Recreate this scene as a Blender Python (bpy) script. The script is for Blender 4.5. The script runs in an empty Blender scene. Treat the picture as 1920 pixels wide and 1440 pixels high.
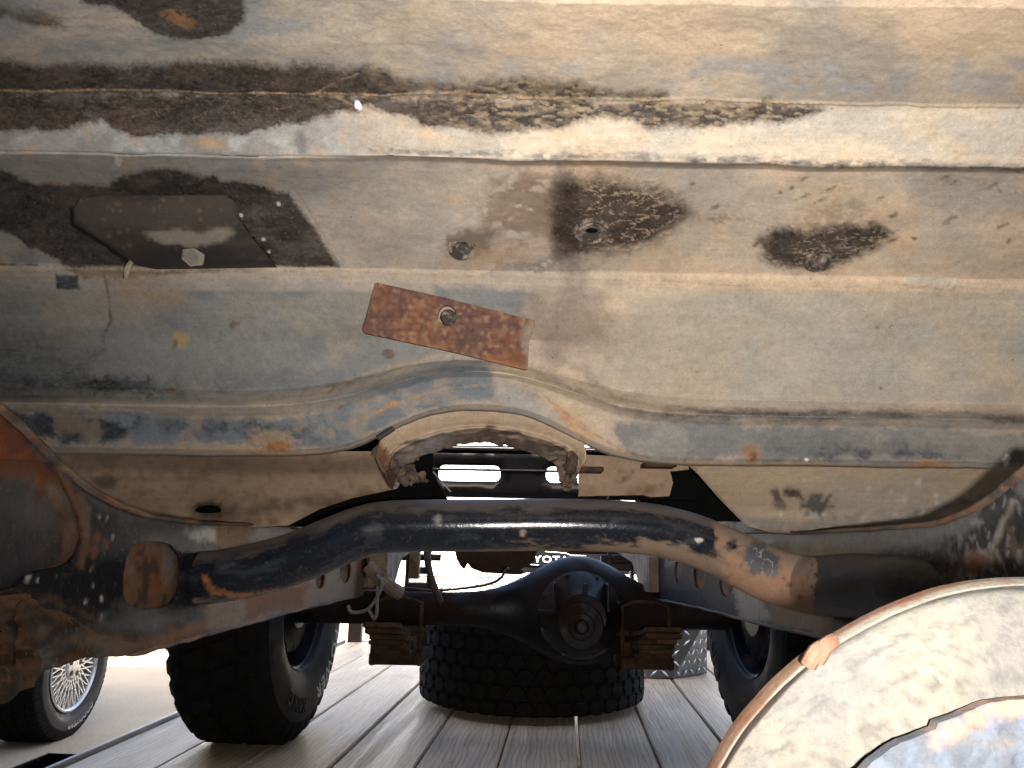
import bpy, bmesh, math, random
import numpy as np
from mathutils import Vector, Matrix, Euler
from mathutils.geometry import delaunay_2d_cdt, tessellate_polygon
S = bpy.context.scene
C = S.collection
random.seed(7)
R_ = math.radians

# ------------------------------------------------------------------ camera, sky, sun, flash, exposure
F_PX = 1500.0; TILT = math.atan(300/1500); ROLL = R_(1.0); CAM = Vector((0, 0, .55))
_c, _s = math.cos(ROLL), math.sin(ROLL)
FWD = Vector((0, math.cos(TILT), math.sin(TILT)))
RGT = Vector((_c, -_s*math.sin(TILT), _s*math.cos(TILT)))
UPV = Vector((-_s, -_c*math.sin(TILT), _c*math.cos(TILT)))
cd = bpy.data.cameras.new('camera'); cam = bpy.data.objects.new('camera', cd); C.objects.link(cam)
cam.matrix_world = Matrix(((RGT.x, UPV.x, -FWD.x, CAM.x), (RGT.y, UPV.y, -FWD.y, CAM.y), (RGT.z, UPV.z, -FWD.z, CAM.z), (0, 0, 0, 1)))
cd.sensor_width = 36; cd.lens = 36*F_PX/1920; cd.clip_start = .01; cd.clip_end = 500
S.camera = cam
SUN_EL, SUN_AZ = 40, 180        # degrees; azimuth from +Y, negative = left of view
w = bpy.data.worlds.new('World'); S.world = w; w.use_nodes = True
wn = w.node_tree
sky = wn.nodes.new('ShaderNodeTexSky'); sky.sky_type = 'NISHITA'; sky.sun_disc = False
sky.sun_elevation = R_(SUN_EL); sky.sun_rotation = R_(SUN_AZ); sky.dust_density = 6; sky.ozone_density = .6; sky.altitude = 0
bg = wn.nodes['Background']; bg.inputs[1].default_value = .15
wn.links.new(sky.outputs[0], bg.inputs[0])
sd = bpy.data.lights.new('sun', 'SUN'); sd.energy = 5; sd.angle = R_(.5); sd.color = (1, .95, .87)
so = bpy.data.objects.new('sun', sd); C.objects.link(so)
sdir = Vector((math.sin(R_(SUN_AZ))*math.cos(R_(SUN_EL)), math.cos(R_(SUN_AZ))*math.cos(R_(SUN_EL)), math.sin(R_(SUN_EL))))
so.rotation_euler = sdir.to_track_quat('Z', 'Y').to_euler()
# the picture was taken with the camera's own flash (held low right of the lens): a real lamp at its place
fd = bpy.data.lights.new('camera_flash', 'SPOT'); fd.energy = 10.5; fd.shadow_soft_size = .009; fd.color = (1, .955, .91); fd.spot_size = R_(142); fd.spot_blend = 1.0
fo = bpy.data.objects.new('camera_flash', fd); C.objects.link(fo); fo.location = CAM + RGT*.038 - UPV*.018 - FWD*.005; fo.rotation_euler = (-(FWD+RGT*.33+UPV*.30)).to_track_quat('Z', 'Y').to_euler()
S.view_settings.view_transform = 'Standard'; S.view_settings.look = 'None'
S.view_settings.exposure = 2.4; S.view_settings.gamma = 1
S.cycles.max_bounces = 8; S.cycles.diffuse_bounces = 4

# ------------------------------------------------------------------ measuring helpers
def ray(px, py):
    return FWD + RGT*((px-960)/F_PX) - UPV*((py-720)/F_PX)
def PY(px, py, Y): d = ray(px, py); return CAM + d*(Y/d.y)
def PX(px, py, X): d = ray(px, py); return CAM + d*(X/d.x)
def PZ(px, py, Z): d = ray(px, py); return CAM + d*((Z-CAM.z)/d.z)
def proj(co):
    v = co - np.array(CAM)
    d = v@np.array(FWD); d = np.where(np.abs(d) < 1e-4, 1e-4, d)
    return 960 + F_PX*(v@np.array(RGT))/d, 720 - F_PX*(v@np.array(UPV))/d

# ------------------------------------------------------------------ noise
def _h(i, j, s):
    n = (i*374761393 + j*668265263 + s*1442695041) & 0xffffffff
    n = ((n ^ (n >> 13))*1274126177) & 0xffffffff
    return ((n ^ (n >> 16)) & 0xffffff)/float(0xffffff)
def vn(x, y, s=0):
    x = np.asarray(x, float); y = np.asarray(y, float)
    i = np.floor(x).astype(np.int64); j = np.floor(y).astype(np.int64)
    u = x-i; v = y-j; u = u*u*u*(u*(u*6-15)+10); v = v*v*v*(v*(v*6-15)+10)
    return (_h(i, j, s)*(1-u)+_h(i+1, j, s)*u)*(1-v)+(_h(i, j+1, s)*(1-u)+_h(i+1, j+1, s)*u)*v
def fbm(x, y, o=4, s=0, g=.5):
    a = 1; t = 0; n = 0
    for k in range(o):
        t = t + a*(vn(x, y, s+k*17)-.5); n += a; a *= g; x = x*2.03+7.1; y = y*2.03+3.7
    return t/n*2
def sm(a, b, x):
    t = np.clip((x-a)/(b-a), 0, 1); return t*t*(3-2*t)

# ------------------------------------------------------------------ objects
def tag(o, label=None, cat=None, group=None, kind=None):
    if label: o['label'] = label
    if cat: o['category'] = cat
    if group: o['group'] = group
    if kind: o['kind'] = kind
    return o
def empty(name, loc, label, cat, group=None, rz=0):
    o = bpy.data.objects.new(name, None); C.objects.link(o); o.location = loc; o.rotation_euler = (0, 0, rz)
    o.empty_display_size = .1
    return tag(o, label, cat, group)
def put(name, me, mat, parent=None, smooth=False):
    o = bpy.data.objects.new(name, me); C.objects.link(o)
    if mat and not me.materials: me.materials.append(mat)
    if parent:
        bpy.context.view_layer.update()
        o.parent = parent; o.matrix_parent_inverse = parent.matrix_world.inverted() if parent_world.get(parent.name) is None else parent_world[parent.name]
    if smooth: me.shade_smooth()
    return o
parent_world = {}
def npmesh(name, co, faces, smooth=True):
    me = bpy.data.meshes.new(name)
    co = np.asarray(co, np.float32); faces = np.asarray(faces, np.int32); n = faces.shape[1]
    me.vertices.add(len(co)); me.vertices.foreach_set('co', co.ravel())
    me.loops.add(faces.size); me.loops.foreach_set('vertex_index', faces.ravel())
    me.polygons.add(len(faces)); me.polygons.foreach_set('loop_start', np.arange(0, faces.size, n, dtype=np.int32))
    me.polygons.foreach_set('loop_total', np.full(len(faces), n, np.int32))
    me.update(calc_edges=True); me.validate()
    if smooth: me.shade_smooth()
    return me
def gridfaces(nr, nc, wrap=False):
    r = np.arange(nr-1)[:, None]; m = nc if wrap else nc-1; c = np.arange(m)[None, :]; c2 = (c+1) % nc
    return np.stack([r*nc+c, r*nc+c2, (r+1)*nc+c2, (r+1)*nc+c], -1).reshape(-1, 4)
def setcol(me, rgba):
    a = me.color_attributes.new('paint', 'FLOAT_COLOR', 'POINT')
    a.data.foreach_set('color', np.asarray(rgba, np.float32).ravel())

class MB:
    "collects solids into one mesh"
    def __init__(s): s.v = []; s.f = []
    def add(s, vs, fs, M=None):
        b = len(s.v)
        s.v += [tuple(M@Vector(p)) if M else tuple(p) for p in vs]; s.f += [tuple(b+i for i in f) for f in fs]
        return s
    def box(s, lo, hi, M=None, bev=0):
        bm = bmesh.new(); bmesh.ops.create_cube(bm, size=1)
        lo = Vector(lo); hi = Vector(hi); c = (lo+hi)/2; d = hi-lo
        for q in bm.verts: q.co = Vector((q.co.x*d.x, q.co.y*d.y, q.co.z*d.z))+c
        if bev: bmesh.ops.bevel(bm, geom=bm.edges[:], offset=bev, segments=2, affect='EDGES', profile=.5)
        return s.bm(bm, M)
    def bm(s, bm, M=None):
        bm.verts.index_update(); s.add([q.co.copy() for q in bm.verts], [[q.index for q in f.verts] for f in bm.faces], M); bm.free(); return s
    def lathe(s, prof, n=32, M=None, close=False):
        vs = []; fs = []; m = len(prof)
        for k in range(n):
            a = 2*math.pi*k/n; ca, sa = math.cos(a), math.sin(a)
            vs += [(r*ca, r*sa, z) for r, z in prof]
        mm = m if close else m-1
        for k in range(n):
            q = (k+1) % n
            for i in range(mm):
                j = (i+1) % m; fs.append((k*m+i, q*m+i, q*m+j, k*m+j))
        return s.add(vs, fs, M)
    def tube(s, pts, r, n=12, cap=True):
        pts = [Vector(p) for p in pts]; vs = []; fs = []; N = len(pts)
        rr = r if isinstance(r, (list, tuple)) else [r]*N
        t0 = (pts[1]-pts[0]).normalized(); u = t0.orthogonal().normalized()
        for i, p in enumerate(pts):
            t = (pts[min(i+1, N-1)]-pts[max(i-1, 0)]).normalized()
            u = (u-t*u.dot(t)).normalized(); v = t.cross(u)
            for k in range(n):
                a = 2*math.pi*k/n; vs.append(p+(u*math.cos(a)+v*math.sin(a))*rr[i])
        for i in range(N-1):
            for k in range(n):
                q = (k+1) % n; fs.append((i*n+k, i*n+q, (i+1)*n+q, (i+1)*n+k))
        if cap: fs.append(tuple(range(n))[::-1]); fs.append(tuple((N-1)*n+k for k in range(n)))
        return s.add(vs, fs)
    def prism(s, poly, h0, h1, M=None):
        "poly in xy, extruded z h0..h1"
        n = len(poly); vs = [(x, y, h0) for x, y in poly]+[(x, y, h1) for x, y in poly]
        fs = [tuple(range(n))[::-1], tuple(range(n, 2*n))]+[(i, (i+1) % n, n+(i+1) % n, n+i) for i in range(n)]
        return s.add(vs, fs, M)
    def mesh(s, name, smooth=False, angle=None):
        me = bpy.data.meshes.new(name); me.from_pydata([tuple(v) for v in s.v], [], s.f); me.update()
        bm = bmesh.new(); bm.from_mesh(me); bmesh.ops.recalc_face_normals(bm, faces=bm.faces[:]); bm.to_mesh(me); bm.free()
        if smooth:
            me.shade_smooth()
            if angle: me.set_sharp_from_angle(angle=R_(angle))
        return me
    def build(s, name, mat, parent=None, smooth=False, angle=35):
        return put(name, s.mesh(name, smooth, angle), mat, parent)

def spline(pts, n):
    "Catmull-Rom resample"
    P = [Vector(p) for p in pts]; P = [P[0]*2-P[1]]+P+[P[-1]*2-P[-2]]; out = []
    for i in range(1, len(P)-2):
        for k in range(n):
            t = k/n; a, b, c, d = P[i-1], P[i], P[i+1], P[i+2]
            out.append(.5*((2*b)+(c-a)*t+(2*a-5*b+4*c-d)*t*t+(3*b-a-3*c+d)*t**3))
    out.append(P[-2]); return out
def rrect(cx, cy, hx, hy, r, n=6):
    o = []
    for sx, sy, a0 in ((1, 1, 0), (-1, 1, 90), (-1, -1, 180), (1, -1, 270)):
        for k in range(n+1):
            a = R_(a0+90*k/n); o.append((cx+sx*(hx-r)+r*math.cos(a), cy+sy*(hy-r)+r*math.sin(a)))
    return o
def inpoly(x, y, poly):
    ins = np.zeros(np.shape(x), bool); n = len(poly)
    for i in range(n):
        x0, y0 = poly[i]; x1, y1 = poly[(i+1) % n]
        if y0 == y1: continue
        c = ((y0 > y) != (y1 > y)) & (x < (x1-x0)*(y-y0)/(y1-y0)+x0); ins ^= c
    return ins
def segdist(x, y, pts, closed=False):
    d = np.full(np.shape(x), 1e9); n = len(pts)
    for i in range(n if closed else n-1):
        ax, ay = pts[i][:2]; bx, by = pts[(i+1) % n][:2]
        L = (bx-ax)**2+(by-ay)**2+1e-9; t = np.clip(((x-ax)*(bx-ax)+(y-ay)*(by-ay))/L, 0, 1)
        d = np.minimum(d, np.hypot(x-ax-t*(bx-ax), y-ay-t*(by-ay)))
    return d
def fill2d(outline, holes, step, jit=.25):
    "triangulate outline minus holes with interior points about step apart"
    def dens(p):
        o = []
        for i in range(len(p)):
            a = Vector(p[i]); b = Vector(p[(i+1) % len(p)]); m = max(1, int((b-a).length/step))
            o += [tuple(a.lerp(b, k/m)) for k in range(m)]
        return o
    loops = [dens(outline)]+[dens(h) for h in holes]
    vs = []; es = []
    for L in loops:
        b = len(vs); vs += L; es += [(b+i, b+(i+1) % len(L)) for i in range(len(L))]
    A = np.array(loops[0]); x0, y0 = A.min(0); x1, y1 = A.max(0)
    gx, gy = np.meshgrid(np.arange(x0+step/2, x1, step), np.arange(y0+step/2, y1, step*.87)); gx = gx+(np.arange(gx.shape[0]) % 2)[:, None]*step/2
    rs = np.random.RandomState(3); gx = (gx+rs.uniform(-jit, jit, gx.shape)*step).ravel(); gy = (gy+rs.uniform(-jit, jit, gy.shape)*step).ravel()
    k = inpoly(gx, gy, loops[0])
    for h in loops[1:]: k &= ~inpoly(gx, gy, h)
    gx, gy = gx[k], gy[k]
    k = np.ones(len(gx), bool)
    for L in loops: k &= segdist(gx, gy, L, True) > step*.45
    n0 = len(vs); vs += list(zip(gx[k], gy[k]))
    r = delaunay_2d_cdt([Vector(v) for v in vs], es, [], 0, 1e-7)
    V = np.array([tuple(v) for v in r[0]]); T = np.array([tuple(f) for f in r[2]])
    c = V[T].mean(1); k = inpoly(c[:, 0], c[:, 1], loops[0])
    for h in loops[1:]: k &= ~inpoly(c[:, 0], c[:, 1], h)
    edges = [tuple(e) for e in es]
    return V, T[k], loops

# ------------------------------------------------------------------ materials
def newmat(name):
    m = bpy.data.materials.new(name); m.use_nodes = True; nt = m.node_tree
    return m, nt, nt.nodes['Principled BSDF']
class N:
    def __init__(s, nt): s.t = nt
    def n(s, typ, **k):
        o = s.t.nodes.new('ShaderNode'+typ)
        for a, b in k.items(): setattr(o, a, b)
        return o
    def l(s, a, b): s.t.links.new(a, b)
    def co(s, kind='Object', scale=(1, 1, 1)):
        t = s.n('TexCoord'); m = s.n('Mapping'); s.l(t.outputs[kind], m.inputs[0]); m.inputs['Scale'].default_value = scale; return m.outputs[0]
    def noise(s, co, sc, det=5, rough=.55, dist=0):
        o = s.n('TexNoise'); s.l(co, o.inputs['Vector']); o.inputs['Scale'].default_value = sc; o.inputs['Detail'].default_value = det
        o.inputs['Roughness'].default_value = rough; o.inputs['Distortion'].default_value = dist; return o.outputs[0]
    def ramp(s, f, stops, interp='LINEAR'):
        o = s.n('ValToRGB'); o.color_ramp.interpolation = interp; s.l(f, o.inputs[0]); e = o.color_ramp.elements
        while len(e) < len(stops): e.new(.5)
        for q, (p, c) in zip(e, stops):
            q.position = p; q.color = (*c, 1) if isinstance(c, (tuple, list)) else (c, c, c, 1)
        return o.outputs[0]
    def mix(s, f, a, b, bt='MIX'):
        o = s.n('Mix', data_type='RGBA', blend_type=bt)
        for q, v in ((0, f), (6, a), (7, b)):
            if hasattr(v, 'links'): s.l(v, o.inputs[q])
            elif q == 0: o.inputs[0].default_value = v
            else: o.inputs[q].default_value = (*v, 1)
        return o.outputs[2]
    def math(s, op, a, b=0., c=0.):
        o = s.n('Math', operation=op)
        for i, v in enumerate((a, b, c)):
            if hasattr(v, 'links'): s.l(v, o.inputs[i])
            else: o.inputs[i].default_value = v
        return o.outputs[0]
    def bump(s, h, st, d, nrm=None):
        o = s.n('Bump'); s.l(h, o.inputs['Height']); o.inputs['Strength'].default_value = st; o.inputs['Distance'].default_value = d
        if nrm: s.l(nrm, o.inputs['Normal'])
        return o.outputs[0]

def painted(name, bumpst=.6, fine=1., spec=.35, speck=.5, chips=0.):
    "colour and roughness come from the 'paint' attribute, fine grain from noise"
    m, nt, b = newmat(name); n = N(nt)
    at = n.n('Attribute', attribute_name='paint'); co = n.co('Object')
    n1 = n.noise(co, 90, 6, .65); n2 = n.noise(co, 420, 4, .7); n3 = n.noise(co, 18, 5, .6)
    g = n.ramp(n1, [(.25, .72), (.5, 1.), (.75, 1.22)]); g2 = n.ramp(n2, [(.25, .8), (.5, 1.), (.75, 1.16)])
    c = n.mix(fine*.55, at.outputs['Color'], n.mix(1, at.outputs['Color'], g, 'MULTIPLY'))
    c = n.mix(fine, c, n.mix(1, c, g2, 'MULTIPLY'))
    cs = n.co('Object', (3, 60, 260)); sc_ = n.noise(cs, 1, 4, .75); c = n.mix(.28*fine, c, n.mix(1, c, n.ramp(sc_, [(.3, .8), (.5, 1.), (.7, 1.15)]), 'MULTIPLY'))
    # sparse dark and pale grit
    v = n.n('TexVoronoi'); n.l(co, v.inputs['Vector']); v.inputs['Scale'].default_value = 55; v.inputs['Randomness'].default_value = 1
    sepc = n.n('SeparateColor'); n.l(v.outputs['Color'], sepc.inputs[0])
    dk = n.math('MULTIPLY', n.math('GREATER_THAN', sepc.outputs[0], .8), n.ramp(v.outputs['Distance'], [(.04, 1.), (.10, 0.)]))
    c = n.mix(n.math('MULTIPLY', dk, speck), c, (.05, .04, .035))
    v2 = n.n('TexVoronoi'); n.l(co, v2.inputs['Vector']); v2.inputs['Scale'].default_value = 90
    sp2 = n.n('SeparateColor'); n.l(v2.outputs['Color'], sp2.inputs[0])
    wk = n.math('MULTIPLY', n.math('GREATER_THAN', sp2.outputs[1], .95), n.ramp(v2.outputs['Distance'], [(.03, 1.), (.08, 0.)]))
    c = n.mix(n.math('MULTIPLY', wk, speck), c, (.6, .55, .48))
    if chips:
        cn = n.noise(co, 130, 5, .7, .3); c = n.mix(n.math('MULTIPLY', n.ramp(cn, [(.60, 0.), (.66, 1.)]), chips), c, (.13, .085, .055)); cn2 = n.noise(co, 38, 6, .7, .5); c = n.mix(n.math('MULTIPLY', n.ramp(cn2, [(.57, 0.), (.64, 1.)]), chips*.8), c, (.075, .05, .036))
    n.l(c, b.inputs['Base Color']); n.l(at.outputs['Alpha'], b.inputs['Roughness'])
    b.inputs['Specular IOR Level'].default_value = spec
    h = n.math('ADD', n.math('MULTIPLY', n1, .6), n.math('ADD', n.math('MULTIPLY', n2, .25), n.math('MULTIPLY', n3, .6)))
    n.l(n.bump(h, bumpst, .003), b.inputs['Normal'])
    return m
def solid(name, col, rough=.5, metal=0, var=.25, sc=20, bump=.2, bd=.002, spec=.5, coat=0, dirt=None, dthr=.55):
    m, nt, b = newmat(name); n = N(nt); co = n.co('Object')
    nn = n.noise(co, sc, 6, .6); lo = tuple(x*(1-var) for x in col); hi = tuple(min(1, x*(1+var)) for x in col)
    c = n.ramp(nn, [(.3, lo), (.7, hi)])
    if dirt:
        d = n.noise(co, sc*.45, 7, .65, .4); f = n.ramp(d, [(dthr-.06, 0.), (dthr+.06, 1.)]); c = n.mix(f, c, dirt)
        r = n.mix(f, (rough,)*3, (.9,)*3); n.l(r, b.inputs['Roughness'])
    else:
        n.l(n.ramp(nn, [(.3, max(.02, rough-.1)), (.7, min(1, rough+.1))]), b.inputs['Roughness'])
    n.l(c, b.inputs['Base Color']); b.inputs['Metallic'].default_value = metal; b.inputs['Specular IOR Level'].default_value = spec
    b.inputs['Coat Weight'].default_value = coat
    if bump: n.l(n.bump(n.noise(co, sc*4, 4), bump, bd), b.inputs['Normal'])
    return m
M = {}
M['pan'] = painted('mud_coated_sheet_metal', .28)
M['frame'] = painted('worn_black_frame_paint', .3, .9, .12, .25, .6); M['tube'] = painted('worn_tube_paint', .14, .7, .45, .2, .4)
M['void'] = solid('gap_shade_black', (.004, .004, .004), .9, var=.3, sc=20, bump=0, spec=.03)  # near-black that puts the shade of gaps into the colour
M['drum'] = painted('mud_dusted_drum', .5, 1, .3, .3)
M['rubber'] = solid('black_rubber', (.022, .021, .02), .72, var=.3, sc=30, bump=.25)
M['rubber_dusty'] = solid('dusty_tyre_rubber', (.009, .0083, .0077), .85, var=.3, sc=25, bump=.3, dirt=(.013, .011, .010), dthr=.62, spec=.18)
M['sidewall_dust'] = solid('dusty_sidewall', (.022, .019, .017), .6, var=.3, sc=18, bump=.15, spec=.3, dirt=(.055, .046, .038), dthr=.55)
M['rubber_side'] = solid('sidewall_rubber', (.012, .011, .011), .55, var=.2, sc=12, bump=.1)
M['white_print'] = solid('worn_white_lettering', (.62, .60, .56), .7, var=.3, sc=60)
M['blackmetal'] = solid('black_painted_metal', (.006, .007, .009), .42, var=.3, sc=14, bump=.12, dirt=(.05, .03, .02), dthr=.66, spec=.22)
M['axle'] = solid('oily_black_axle_paint', (.0035, .004, .0055), .42, var=.3, sc=10, bump=.3, dirt=(.016, .009, .006), dthr=.5, spec=.22)
M['brownsteel'] = solid('dirt_brown_steel', (.045, .027, .017), .9, var=.5, sc=34, bump=.9, spec=.1, dirt=(.085, .048, .03), dthr=.55)
M['duststeel'] = solid('dusty_tan_steel', (.20, .15, .105), .85, var=.4, sc=22, bump=.4, dirt=(.07, .035, .02), dthr=.6)
M['rust'] = solid('rusted_steel', (.20, .075, .032), .9, var=.45, sc=60, bump=.6, dirt=(.07, .035, .025), dthr=.58)
M['gloss_black'] = solid('gloss_black_panel', (.004, .004, .005), .35, var=.2, sc=6, bump=0, spec=.12)
M['rustlight'] = solid('rusty_casting', (.15, .075, .045), .85, var=.4, sc=50, bump=.5)
M['blocker_wall'] = solid('dark_light_blocker', (.06, .055, .05), .8, var=.2, sc=3)  # for the unseen walls added to block light
M['bar'] = solid('bright_tread_bars', (.62, .63, .64), .3, metal=.5, var=.1, sc=9, bump=0)
M['galv'] = solid('tread_plate_aluminium', (.16, .165, .17), .4, metal=.6, var=.2, sc=9, bump=.12, dirt=(.10, .09, .07), dthr=.68)
M['chrome'] = solid('cast_alloy', (.62, .60, .57), .3, metal=.5, var=.08, sc=9, bump=0)
M['white'] = solid('white_car_paint', (.80, .80, .79), .25, var=.02, sc=3, bump=0, coat=.5)
M['glass'] = solid('lamp_lens', (.45, .46, .48), .15, var=.2, sc=40, bump=.3)
M['greymesh'] = solid('grey_plastic', (.18, .175, .165), .6, var=.2, sc=30)
M['brownplastic'] = solid('weathered_brown_panel', (.022, .012, .009), .6, var=.3, sc=12)
M['siding'] = solid('white_siding_paint', (.78, .77, .74), .6, var=.04, sc=5)
M['hose'] = solid('grey_hose_rubber', (.13, .12, .11), .6, var=.3, sc=40)
M['hosedark'] = solid('black_brake_hose', (.02, .018, .017), .6, var=.3, sc=40, dirt=(.08, .05, .035), dthr=.55)
M['clay'] = solid('crumbly_mud_rubber', (.11, .068, .045), .95, var=.5, sc=90, bump=.8, dirt=(.05, .03, .022), dthr=.52)
M['straw'] = solid('dry_straw', (.35, .30, .14), .9, var=.4, sc=60)
# concrete
m, nt, b = newmat('pale_concrete'); n = N(nt); co = n.co('Object')
c = n.ramp(n.noise(co, .9, 6, .6), [(.3, (.29, .235, .165)), (.7, (.38, .315, .225))]); c2 = n.ramp(n.noise(co, 60, 4, .7), [(.3, .82), (.7, 1.12)])
n.l(n.mix(1, c, c2, 'MULTIPLY'), b.inputs['Base Color']); b.inputs['Roughness'].default_value = .9
n.l(n.bump(n.noise(co, 160, 4), .3, .004), b.inputs['Normal']); M['concrete'] = m
# weathered plank wood: grain runs along local Y
m, nt, b = newmat('weathered_plank_wood'); n = N(nt)
t = n.n('TexCoord'); oi = n.n('ObjectInfo'); add = n.n('VectorMath', operation='ADD'); n.l(t.outputs['Object'], add.inputs[0])
cx = n.n('CombineXYZ'); n.l(n.math('MULTIPLY', oi.outputs['Random'], 37.), cx.inputs[0]); n.l(n.math('MULTIPLY', oi.outputs['Random'], 91.), cx.inputs[1]); n.l(cx.outputs[0], add.inputs[1])
mp = n.n('Mapping'); n.l(add.outputs[0], mp.inputs[0]); mp.inputs['Scale'].default_value = (26, 1.1, 26)
mp2 = n.n('Mapping'); n.l(add.outputs[0], mp2.inputs[0]); mp2.inputs['Scale'].default_value = (120, 3, 120)
mp3 = n.n('Mapping'); n.l(add.outputs[0], mp3.inputs[0]); mp3.inputs['Scale'].default_value = (5, 1.6, 5)
g1 = n.noise(mp.outputs[0], 1, 6, .6, 1.2); g2 = n.noise(mp2.outputs[0], 1, 4, .7, .4); g3 = n.noise(mp3.outputs[0], 1, 4, .6, .3)
wv = n.n('TexWave', wave_type='BANDS', bands_direction='X'); mp4 = n.n('Mapping'); n.l(add.outputs[0], mp4.inputs[0]); mp4.inputs['Scale'].default_value = (1, .12, 1)
n.l(mp4.outputs[0], wv.inputs['Vector']); wv.inputs['Scale'].default_value = 22; wv.inputs['Distortion'].default_value = 9; wv.inputs['Detail'].default_value = 3; wv.inputs['Detail Scale'].default_value = 1.4
c = n.ramp(g1, [(.25, (.40, .365, .315)), (.5, (.53, .49, .435)), (.75, (.63, .60, .54))])
c = n.mix(1, c, n.ramp(g2, [(.3, .86), (.55, 1.), (.8, 1.06)]), 'MULTIPLY')
c = n.mix(.85, c, n.mix(1, c, n.ramp(wv.outputs['Fac'], [(0., .66), (.3, 1.), (1., 1.05)]), 'MULTIPLY'))
c = n.mix(1, c, n.ramp(g3, [(.3, .78), (.6, 1.08)]), 'MULTIPLY')
kv = n.n('TexVoronoi'); mk = n.n('Mapping'); n.l(add.outputs[0], mk.inputs[0]); mk.inputs['Scale'].default_value = (8, 3.4, 8); n.l(mk.outputs[0], kv.inputs['Vector']); kv.inputs['Scale'].default_value = 1
ks = n.n('SeparateColor'); n.l(kv.outputs['Color'], ks.inputs[0])
kf = n.math('MULTIPLY', n.math('GREATER_THAN', ks.outputs[0], .72), n.ramp(kv.outputs['Distance'], [(.04, 1.), (.12, 0.)]))
c = n.mix(n.math('MULTIPLY', kf, .85), c, (.05, .04, .032))
st_ = n.noise(t.outputs['Object'], 2.3, 6, .65, .5); c = n.mix(n.math('MULTIPLY', n.ramp(st_, [(.56, 0.), (.70, 1.)]), .55), c, (.17, .115, .07))
rv = n.math('ADD', n.math('MULTIPLY', oi.outputs['Random'], .35), .82); cc = n.n('CombineColor')
for i, wm in enumerate((1.2, 1.02, .80)): n.l(n.math('MULTIPLY', rv, wm), cc.inputs[i])
c = n.mix(1, c, cc.outputs[0], 'MULTIPLY')
n.l(c, b.inputs['Base Color']); n.l(n.ramp(g1, [(.3, .42), (.7, .7)]), b.inputs['Roughness'])
n.l(n.bump(n.math('ADD', n.math('MULTIPLY', g2, .5), g1), .55, .003), b.inputs['Normal']); M['wood'] = m

# ------------------------------------------------------------------ paint engine (dirt, rust, stains and some painted light and shade)
TAN = (.50, .38, .272); TAN2 = (.34, .25, .165); GREY = (.205, .205, .20); BLUE = (.115, .125, .135); NAVY = (.030, .036, .046)
DARK = (.024, .018, .015); BROWN = (.085, .052, .034); RUST = (.30, .125, .045); CREAM = (.58, .49, .375); PALE = (.50, .48, .44); RRED = (.17, .065, .035)
class Paint:
    def __init__(s, px, py, base, rough=.85):
        s.x = np.asarray(px, float); s.y = np.asarray(py, float); n = len(s.x)
        s.c = np.tile(np.array(base, float), (n, 1)); s.r = np.full(n, rough); s.h = np.zeros(n)
    def lay(s, m, col, rough=None, h=0):
        m = np.clip(m, 0, 1)
        s.c = s.c*(1-m[:, None])+np.array(col)*m[:, None]
        if rough is not None: s.r = s.r*(1-m)+rough*m
        s.h = s.h+h*m; return s
    def field(s, sc, thr, wid, col, amt=1, seed=0, stretch=1., rough=None, mask=1., o=5, h=0):
        v = fbm(s.x/sc, s.y/sc*stretch, o, seed); return s.lay(sm(thr-wid, thr+wid, v)*amt*mask, col, rough, h)
    def _sdf(s, kind, g):
        if kind == 'p':
            d = segdist(s.x, s.y, g, True); return np.where(inpoly(s.x, s.y, g), -d, d)
        if kind == 'l': return segdist(s.x, s.y, [q[:2] for q in g])
        cx, cy, rx, ry, a = g; ca, sa = math.cos(R_(a)), math.sin(R_(a))
        u = ((s.x-cx)*ca+(s.y-cy)*sa)/rx; v = (-(s.x-cx)*sa+(s.y-cy)*ca)/ry
        return (np.hypot(u, v)-1)*min(rx, ry)
    def blob(s, kind, g, col, amt=1, edge=3., ragg=8., sc=30., seed=1, rough=None, w=0, h=0, stretch=1., broken=0, bsc=12.):
        d = s._sdf(kind, g)-w
        near = np.abs(d) < ragg*2+edge*3+2
        nz = np.zeros_like(d); nz[near] = fbm(s.x[near]/sc, s.y[near]/sc*stretch, 4, seed)*ragg+fbm(s.x[near]/5, s.y[near]/4*stretch, 3, seed+3, .7)*(min(edge*.7, 4)+min(ragg*.2, 2.5))
        d = d+nz; m = 1-sm(-edge*1.6, edge*1.6, d)
        if broken: m = m*sm(broken-.25, broken+.25, fbm(s.x/bsc, s.y/bsc*1.6, 4, seed+5)+.35)
        return s.lay(m*amt, col, rough, h)
    def rgba(s): return np.concatenate([np.clip(s.c, 0, 1), np.clip(s.r, .05, 1)[:, None]], 1)

# ------------------------------------------------------------------ the truck
truck = empty('off_road_truck', (0, 1.2, 0), 'old off-road truck seen from beneath, mud-caked floor pan, black frame and rear axle', 'truck')
bpy.context.view_layer.update()

# --- floor pan: one pressed sheet, straight folds across the truck (Y forward, Z up), with an arch over the tunnel
def unroll(px, py):
    x = px-960; y = py-720; return 960+x*_c+y*_s, 720-x*_s+y*_c
XC = np.arange(-260, 2181, 2.0)                          # columns (unrolled picture columns fix X at each depth)
prof = [(-420, .34), (-150, .42), (0, .50), (88, .575), (178, .662), (186, .668), (298, .722), (303, .750), (309, .766), (420, .855), (508, .930), (520, .932), (534, .936), (548, .942), (650, .985),
        (742, 1.015), (757, 1.008), (772, .996), (790, 1.012), (852, 1.035), (862, 1.046), (866, 1.075)]
pv = np.array([p[0] for p in prof], float); pY = np.array([p[1] for p in prof])
rows = np.concatenate([np.arange(-420, -100, 16), np.arange(-100, 866, 2.0), [866]])
Yr = np.interp(rows, pv, pY)
Yr = np.convolve(np.pad(Yr, 4, 'edge'), np.ones(9)/9, 'valid') if False else Yr
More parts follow.
